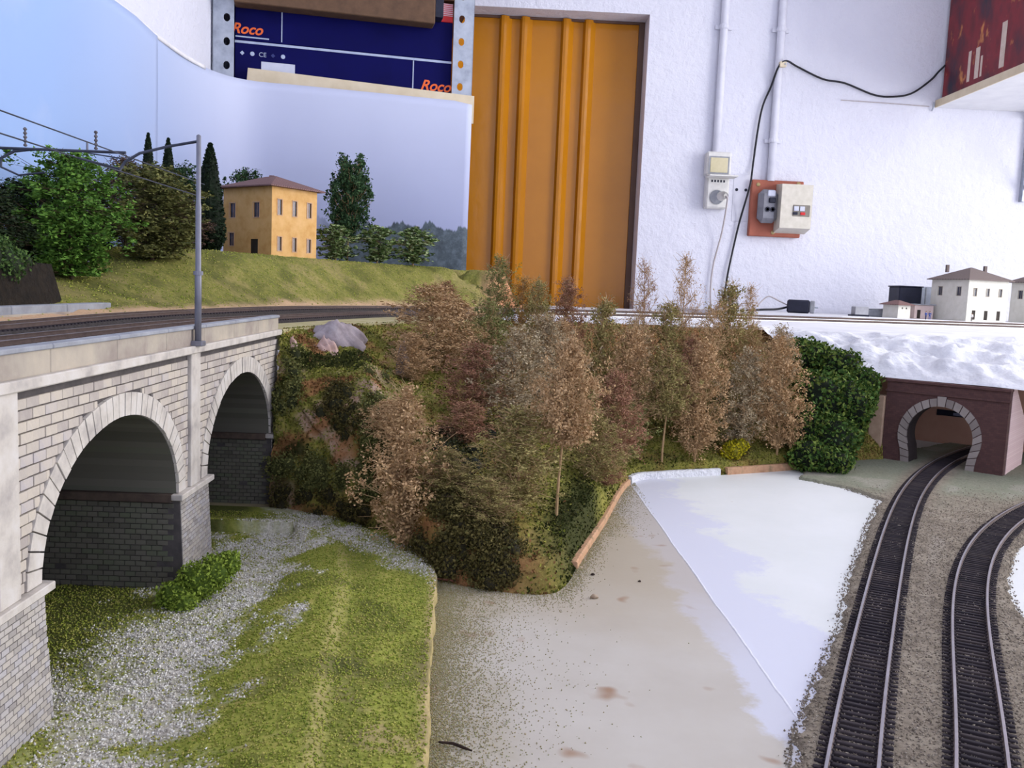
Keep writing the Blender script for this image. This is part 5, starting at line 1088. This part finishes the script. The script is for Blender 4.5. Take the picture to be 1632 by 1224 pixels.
b = MB(); b.box((.40, .28, 1.9075), (.575, .48, 1.9250)); o = b.build('shelf', m_brown, rk, world=False)

# ------------------------------------------------------------------ things on the back wall
m_cond = mat('painted_conduit', [(204, 204, 216), (218, 218, 228)], 30, .5); m_grayp = mat('ivory_plastic', [(206, 204, 200), (222, 220, 216)], 60, .45); m_black = mat('black_cable_sheath', [(24, 24, 30), (36, 36, 44)], 100, .5); m_greyc = mat('grey_cable_sheath', [(166, 156, 156), (184, 176, 176)], 100, .6)
def conduit(x, z0, z1, label):
    t = thing('conduit_pipe', label, 'conduit', (x, 2.388, z0), 'conduits on the white wall'); b = MB(); b.tube([(x, 2.3875, z) for z in np.linspace(z0, z1, 6)], .0105, 12); b.build('pipe', m_cond, t, smooth=True)
    for zc in ((1.886,) if x < .65 else (1.886, 1.60)): b = MB(); b.lathe([(.0118, -.006), (.0132, -.003), (.0132, .003), (.0118, .006)], Matrix.Translation((x, 2.3875, zc)), 14); b.box((x - .022, 2.392, zc - .005), (x + .022, 2.40, zc + .005)); b.build('pipe_clip', m_cond, t)
conduit(.586, 1.560, 2.599, 'white painted conduit running down to the socket box'); conduit(.738, 1.494, 2.599, 'white painted conduit running down to the red board')
t = thing('wall_socket_box', 'ivory double wall socket box with its lower flap open', 'socket', (.592, 2.40, 1.414))
b = MB(); b.bbox((.558, 2.366, 1.500), (.624, 2.40, 1.562), .004); b.build('switch_housing', m_grayp, t); b = MB(); b.bbox((.562, 2.366, 1.414), (.622, 2.40, 1.498), .004); b.build('socket_housing', m_grayp, t)
b = MB(); b.bbox((.567, 2.3635, 1.507), (.614, 2.367, 1.546), .0012); o = b.build('rocker_panel', mat('yellowed_plastic', [(196, 186, 150), (210, 200, 168)], 40, .5), t); b = MB(); b.box((.5635, 2.3645, 1.5035), (.6175, 2.3665, 1.5495)); b.build('rocker_frame', m_conc, t)
b = MB(); b.bbox((.556, 2.318, 1.4920), (.632, 2.366, 1.4960), .001, 0, Matrix.Translation((0, 0, 0))); o = b.build('flap', m_grayp, t)
for k in range(5): b = MB(); b.box((.573 + k * .008, 2.3652, 1.482), (.577 + k * .008, 2.3664, 1.488)); b.build('vent_slot', m_blk, t)
b = MB(); b.lathe([(.019, 0), (.019, .003), (.0165, .004), (.016, .002)], frame_m((.590, 2.366, 1.443), (1, 0, 0), (0, 0, 1), (0, -1, 0)), 20); b.build('socket_face', m_conc, t)
b = MB(); b.tube([(.602, 2.366, 1.446), (.604, 2.350, 1.447), (.608, 2.338, 1.445)], [.013, .011, .007], 12); o = b.build('plug', m_grayp, t, smooth=True)
def cable(name, label, pts, r, m, cat='cable', y=2.392):
    P = catmull([(p[0], p[2] if len(p) > 2 else y, p[1]) for p in pts], 8); t = MB(); t.tube([tuple(p) for p in P], r, 8); o = t.build(name, m, None, loc=tuple(P[-1]), smooth=True); return tag(o, label, cat)
cable('power_cable', 'thin grey cable hanging from the socket plug', [(.608, 1.445, 2.336), (.612, 1.43, 2.34), (.614, 1.354, 2.38), (.600, 1.269), (.596, 1.201), (.600, 1.152)], .0022, m_greyc)
cable('power_cable', 'black cable running down the wall past the red board and up to the shelf', [(.632, 1.152), (.637, 1.203), (.642, 1.254), (.661, 1.373), (.674, 1.457, 2.37), (.680, 1.491, 2.37), (.688, 1.524), (.695, 1.624), (.704, 1.69), (.722, 1.74), (.732, 1.786, 2.372), (.751, 1.803, 2.37), (.79, 1.795), (.86, 1.767), (.92, 1.759), (.999, 1.733), (1.05, 1.73), (1.101, 1.741), (1.148, 1.776), (1.168, 1.800, 2.389), (1.1818, 1.816, 2.384)], .0026, m_black)
t = thing('cable_clip', 'small yellowed cable clip holding the black cable on the conduit', 'clip', (.742, 2.376, 1.795)); b = MB(); b.bbox((.734, 2.366, 1.787), (.752, 2.3775, 1.801), .0015); b.build('clip_body', m_plyf, t); b = MB(); b.lathe([(.002, 0), (.0026, .001), (.001, .002)], frame_m((.748, 2.366, 1.794), (1, 0, 0), (0, 0, 1), (0, -1, 0)), 8); b.build('nail', m_rack, t)
cable('thin_wire', 'thin grey wire along the wall below the shelf', [(.915, 1.716, 2.397), (1.03, 1.714, 2.397), (1.155, 1.7105, 2.397)], .0012, m_greyc, 'wire')
t = thing('switch_board', 'red brown wooden board with grey switch and beige fuse box', 'switchboard', (.755, 2.40, 1.347))
b = MB(); b.bbox((.687, 2.382, 1.347), (.827, 2.3995, 1.496), .002); b.build('backboard', mat('red_brown_board', [(150, 84, 66), (168, 98, 78)], 30, .6), t)
b = MB(); b.bbox((.7015, 2.352, 1.381), (.754, 2.382, 1.469), .012); b.build('switch_housing', mat('grey_bakelite', [(112, 112, 120), (132, 132, 140)], 60, .35, spec=.5), t)
b = MB(); b.bbox((.722, 2.3495, 1.450), (.743, 2.353, 1.466), .002); b.build('indicator_window', m_lab, t); b = MB(); b.bbox((.726, 2.347, 1.433), (.744, 2.353, 1.447), .002); b.build('switch_rocker', m_blk, t)
for x in (.724, .738): b = MB(); b.lathe([(.0068, 0), (.0068, .002), (.004, .002), (.004, .0005)], frame_m((x, 2.3525, 1.416), (1, 0, 0), (0, 0, 1), (0, -1, 0)), 14); b.build('pin_hole', m_blk, t)
V = [(.753, 2.382, 1.357), (.838, 2.382, 1.357), (.838, 2.382, 1.486), (.753, 2.382, 1.486), (.754, 2.335, 1.368), (.837, 2.335, 1.368), (.837, 2.335, 1.482), (.754, 2.335, 1.482)]
b = MB(); b.mesh(V, [(0, 1, 2, 3), (7, 6, 5, 4), (4, 5, 1, 0), (5, 6, 2, 1), (6, 7, 3, 2), (7, 4, 0, 3)]); b.build('fuse_box', mat('beige_plastic', [(196, 190, 176), (212, 206, 194)], 60, .45), t)
b = MB(); b.bbox((.786, 2.3335, 1.399), (.832, 2.3365, 1.429), .0012); b.build('fuse_window', mat('fuse_window_grey', [(120, 114, 104), (140, 134, 124)], 60, .3), t)
for x, mm in ((.788, m_lab), (.804, m_lab), (.786, m_blk), (.806, m_red)): b = MB(); z = 1.413 if mm is m_lab else 1.403; b.bbox((x, 2.331, z), (x + .013, 2.3338, z + (.012 if mm is m_lab else .007)), .0008); b.build('fuse_toggle', mm, t)
for x, z in ((.7035, 1.483), (.812, 1.489), (.752, 1.358)): b = MB(); b.lathe([(.005, 0), (.0055, .0012), (.003, .0024)], frame_m((x, 2.382, z), (1, 0, 0), (0, 0, 1), (0, -1, 0)), 10); b.build('screw', mat('brass_screw', [(150, 130, 90), (176, 156, 112)], 60, .4, metal=.6), t)
t = thing('mounting_patch', 'pale filler patch with two screw holes left of the red board', 'patch', (.665, 2.40, 1.42)); b = MB(); b.bbox((.642, 2.3985, 1.385), (.690, 2.4005, 1.510), .0006); b.build('filler', m_cond, t)
for x in (.651, .676): b = MB(); b.lathe([(.0042, 0), (.0042, .0008)], frame_m((x, 2.3986, 1.469), (1, 0, 0), (0, 0, 1), (0, -1, 0)), 10); b.build('screw_hole', m_blk, t)
# wall shelf with the red printed box
t = thing('wall_shelf', 'white wall shelf with beige edge at the upper right', 'shelf', (1.5, 2.40, 1.708)); b = MB(); b.box((1.174, 1.93, 1.709), (2.0, 2.399, 1.727)); b.build('shelf_panel', mat('white_melamine', [(220, 220, 224), (232, 232, 234)], 20, .5), t)
b = MB(); b.box((1.171, 1.928, 1.7085), (1.174, 2.399, 1.7275)); b.build('edge_band', m_plyf, t); b = MB(); b.box((1.171, 1.925, 1.7085), (2.0, 1.929, 1.7275)); b.build('edge_band', m_plyf, t)
for x in (1.425, 1.9):
    b = MB(); b.box((x, 2.384, 1.47), (x + .012, 2.399, 1.709)); b.build('bracket', m_rack, t); b = MB(); b.box((x, 2.10, 1.690), (x + .012, 2.399, 1.709)); b.build('bracket', m_rack, t); b = MB(); b.tube([(x + .006, 2.39, 1.50), (x + .006, 2.14, 1.694)], .005, 6); b.build('bracket_strut', m_rack, t)
b = MB(); b.tube([(1.166, 2.396, 1.722), (1.164, 2.392, 1.708), (1.162, 2.396, 1.699)], .0022, 6); b.build('hook', m_rack, t)
m_poster, nt, bs = new_mat('dark_red_crowd_print', .45, .4); co = coords(nt); mp = nt.nodes.new('ShaderNodeMapping'); mp.inputs['Scale'].default_value = (1, 1, .6); mp.inputs['Rotation'].default_value = (.6, 0, 0); nt.links.new(co, mp.inputs[0])
c1 = ramp(nt, [(74, 10, 20), (124, 18, 30), (96, 14, 26), (140, 40, 34)], noise(nt, mp.outputs[0], 10, 4), .3, .7); c2 = mixc(nt, math_n(nt, 'MULTIPLY', math_n(nt, 'SUBTRACT', noise(nt, mp.outputs[0], 9, 4), .50), 7, True), c1, (28, 22, 44))
c3 = mixc(nt, math_n(nt, 'MULTIPLY', math_n(nt, 'SUBTRACT', noise(nt, mp.outputs[0], 30, 3), .61), 9, True), c2, (196, 128, 66)); nt.links.new(c3, bs.inputs['Base Color'])
t = thing('red_printed_box', 'tall dark red printed box standing on the white wall shelf', 'box', (1.3, 2.15, 1.727)); b = MB(); b.bbox((1.182, 1.945, 1.7272), (1.44, 2.388, 2.26), .002); b.build('carton', m_poster, t)
m_cream = mat('cream_print', [(196, 176, 160), (214, 198, 184)], 60, .5)
for y, hh, w in ((2.255, .075, .012), (2.215, .075, .018), (2.20, .05, .008), (2.105, .105, .020)): b = MB(); b.box((1.1812, y, 1.745), (1.1822, y + w, 1.745 + hh)); b.build('printed_figure', m_cream, t)
t = thing('pink_box', 'small pink box beside the red printed box on the shelf', 'box', (1.35, 1.935, 1.7275)); b = MB(); b.bbox((1.225, 1.932, 1.7275), (1.40, 1.943, 1.775), .001); b.build('carton', mat('pink_card', [(206, 92, 110), (220, 110, 126)], 30, .6), t); b = MB(); b.box((1.2252, 1.9312, 1.752), (1.3998, 1.9322, 1.758)); b.build('printed_band', m_lab, t)
# power adapter on the station board
t = thing('power_adapter', 'black power adapter with grey end lying on the white board', 'adapter', (.80, 2.25, 1.1465)); M_ = Matrix.Translation((.795, 2.25, 1.1465)) @ Matrix.Rotation(-.35, 4, 'Z')
b = MB(); b.bbox((-.032, -.02, 0), (.024, .02, .034), .004, 0, M_); b.build('adapter_body', m_blk, t); b = MB(); b.bbox((.0242, -.019, .001), (.036, .019, .033), .002, 0, M_); b.build('end_plate', m_conc, t)
for s in (-1, 1): b = MB(); b.tube([M_ @ Vector(p) for p in ((.036, s * .008, .016), (.044, s * .008, .016))], .0022, 8); b.build('pin', m_rack, t)
cable('adapter_cable', 'black cable trailing left from the power adapter', [(.764, 1.160, 2.26), (.735, 1.154, 2.25), (.70, 1.152, 2.24), (.668, 1.1495, 2.23), (.645, 1.1490, 2.20)], .0028, m_black)
cable('adapter_cable', 'thin grey cable looping up over the power adapter', [(.770, 1.164, 2.262), (.745, 1.176, 2.27), (.722, 1.186, 2.28), (.705, 1.174, 2.28), (.685, 1.158, 2.26), (.66, 1.149, 2.22)], .0016, m_greyc)

# ------------------------------------------------------------------ catenary
m_mast = mat('grey_painted_mast', [(104, 104, 114), (126, 126, 136)], 60, .4, metal=.2, spec=.5); m_wire = mat('catenary_wire', [(58, 62, 74), (74, 78, 90)], 60, .5, metal=.3); m_ins = mat('porcelain_insulator', [(60, 54, 58), (120, 114, 116)], 500, .2)
t = thing('catenary_mast', 'grey tubular catenary mast standing on the viaduct parapet', 'mast', (-.1655, .5035, 1.137)); x, y = -.1655, .5035
b = MB(); b.lathe([(.0019, 0), (.0019, .040), (.0016, .042), (.0016, .078), (.0013, .080), (.0013, .1165), (.0004, .1172)], Matrix.Translation((x, y, 1.1370)), 12); b.build('pole', m_mast, t, smooth=True)
b = MB(); b.lathe([(.0027, -.0011), (.0027, .0011)], Matrix.Translation((x, y, 1.1778)), 12); b.build('collar', m_mast, t); b = MB(); b.bbox((x - .0034, y - .0034, 1.1366), (x + .0034, y + .0034, 1.1396), .0004); b.build('mast_foot', m_mast, t)
b = MB(); b.tube([(x, y, 1.2505), (-.182, y, 1.2470), (-.198, y, 1.2425), (-.206, y, 1.2375), (-.209, y, 1.2330)], .0008, 6); b.build('arm', m_wire, t, smooth=True); b = MB(); b.tube([(-.209, y, 1.2335), (-.232, y, 1.2385)], .0007, 6); b.build('steady_arm', m_wire, t)
t = thing('catenary_portal', 'blurred dark catenary crossbeam with two insulators at far left', 'catenary portal', (-.345, .60, 1.137)); y = .60
b = MB(); b.tube([(-.3405, y, 1.137), (-.3405, y, 1.2845)], .0014, 8); b.build('pole', m_mast, t); b = MB(); b.tube([(-.3405, y, 1.2545), (-.30, y, 1.2548), (-.245, y, 1.2552)], .0010, 6); b.build('crossbeam', m_wire, t)
for xi in (-.3105, -.2645):
    b = MB(); pr = []
    for k in range(5): pr += [(.0006, k * .0026), (.0012, k * .0026 + .0005), (.0012, k * .0026 + .0012), (.0006, k * .0026 + .0019)]
    b.lathe(pr, Matrix.Translation((xi, y, 1.2562)), 10); b.build('insulator', m_ins, t, smooth=False)
b = MB(); b.tube([(-.305, y, 1.2548), (-.318, y, 1.2528), (-.3265, y, 1.2480), (-.327, y, 1.2420)], .0010, 6); b.build('registration_arm', m_wire, t, smooth=True); b = MB(); b.tube([(-.327, y, 1.2425), (-.315, y, 1.2375), (-.298, y, 1.2400)], .0007, 6); b.build('registration_arm', m_wire, t, smooth=True)
t = thing('catenary_lattice_mast', 'slim far catenary mast rising behind the bright green tree', 'mast', (-.430, .955, 1.15)); b = MB(); b.tube([(-.430, .955, 1.155), (-.430, .955, 1.312)], .0011, 6); b.build('pole', m_mast, t); b = MB(); b.tube([(-.430, .955, 1.300), (-.395, .955, 1.296)], .0007, 5); b.build('arm', m_wire, t)
for xw, za, lab in ((-.232, 1.2490, 'top catenary wire above the near track'), (-.232, 1.2385, 'lower contact wire above the near track')):
    b = MB(); b.tube([(xw, yv, za) for yv in np.linspace(.20, .72, 6)], .00042, 5); tag(b.build('catenary_wire', m_wire, None, loc=(xw, .20, za)), lab, 'wire')

# ------------------------------------------------------------------ small litter on the ground
m_twig = mat('dark_twig', [(34, 24, 20), (58, 42, 34)], 300, .9); m_clay = mat('red_brown_twig', [(126, 78, 62), (150, 98, 80)], 300, .9)
def twig(label, pts, r, m):
    b = MB(); b.tube(pts, r, 6); p = pts[len(pts) // 2]
    return tag(b.build('twig', m, None, loc=(p[0], p[1], 1.0), smooth=True), label, 'twig')
twig('small dark forked twig lying at the bottom edge beside the grass bank', [(-.0135, .323, 1.0012), (-.008, .3215, 1.0016), (-.004, .3195, 1.0012), (-.0005, .3175, 1.0010)], [.0004, .0006, .0006, .0003], m_twig)
twig('red brown twig at the corner of the grass bank', [(-.0265, .513, 1.0015), (-.020, .511, 1.0018), (-.012, .509, 1.0012)], [.0006, .0008, .0005], m_clay)
m_st = mat('tan_pebble', [(150, 130, 108), (176, 158, 136)], 200, .9)
for k, (x, y, r, lab) in enumerate(((.0665, .4920, .0019, 'tan pebble lying on the beige board near the hill tip'), (.0705, .5335, .0011, 'tiny dark crumb standing on the beige board near the hill'), (.0985, .5240, .0008, 'tiny crumb on the beige board near the white paint'))):
    tag(rock_mesh('pebble', (x, y, 1.0 + r * .6), (r * 1.5, r, r * .8), m_st if k == 0 else m_twig, None, 40 + k, 2), lab, 'pebble')
# thin flock scattered on the board along the bank and along the hill edge
n = 26000; y = .25 + .27 * rng.random(n); x = fx(edge_pts, y) + rng.exponential(.011, n) * (.6 + .9 * fnoise(y, y * 0, 14, 120)); keep = fnoise(x, y, 60, 121) * rng.random(n) > .12; x, y = x[keep], y[keep]
kk = rng.integers(30, 160, 9000); x2 = hb[kk, 0] + rng.exponential(.008, 9000) * np.where(kk > 95, 1, .3); y2 = hb[kk, 1] - rng.exponential(.010, 9000) * np.where(kk < 95, 1, .35); k2 = (x2 < .142)
m_scat = mat('scattered_flock', [(140, 136, 92), (160, 148, 108), (172, 156, 124), (150, 152, 100), (180, 174, 160)], src='island', rough=.95, spec=.1)
P = np.stack([np.r_[x, x2[k2]], np.r_[y, y2[k2]], np.full(len(x) + k2.sum(), 1.0002)], -1); V, F = tets(P, rng.uniform(.00018, .0005, len(P)))
o = np_mesh('scattered_flock', V, F, m_scat, None, kind='stuff'); tag(o, 'thin scattered green and brown flock on the beige board beside the bank', 'flock'); o['kind'] = 'stuff'
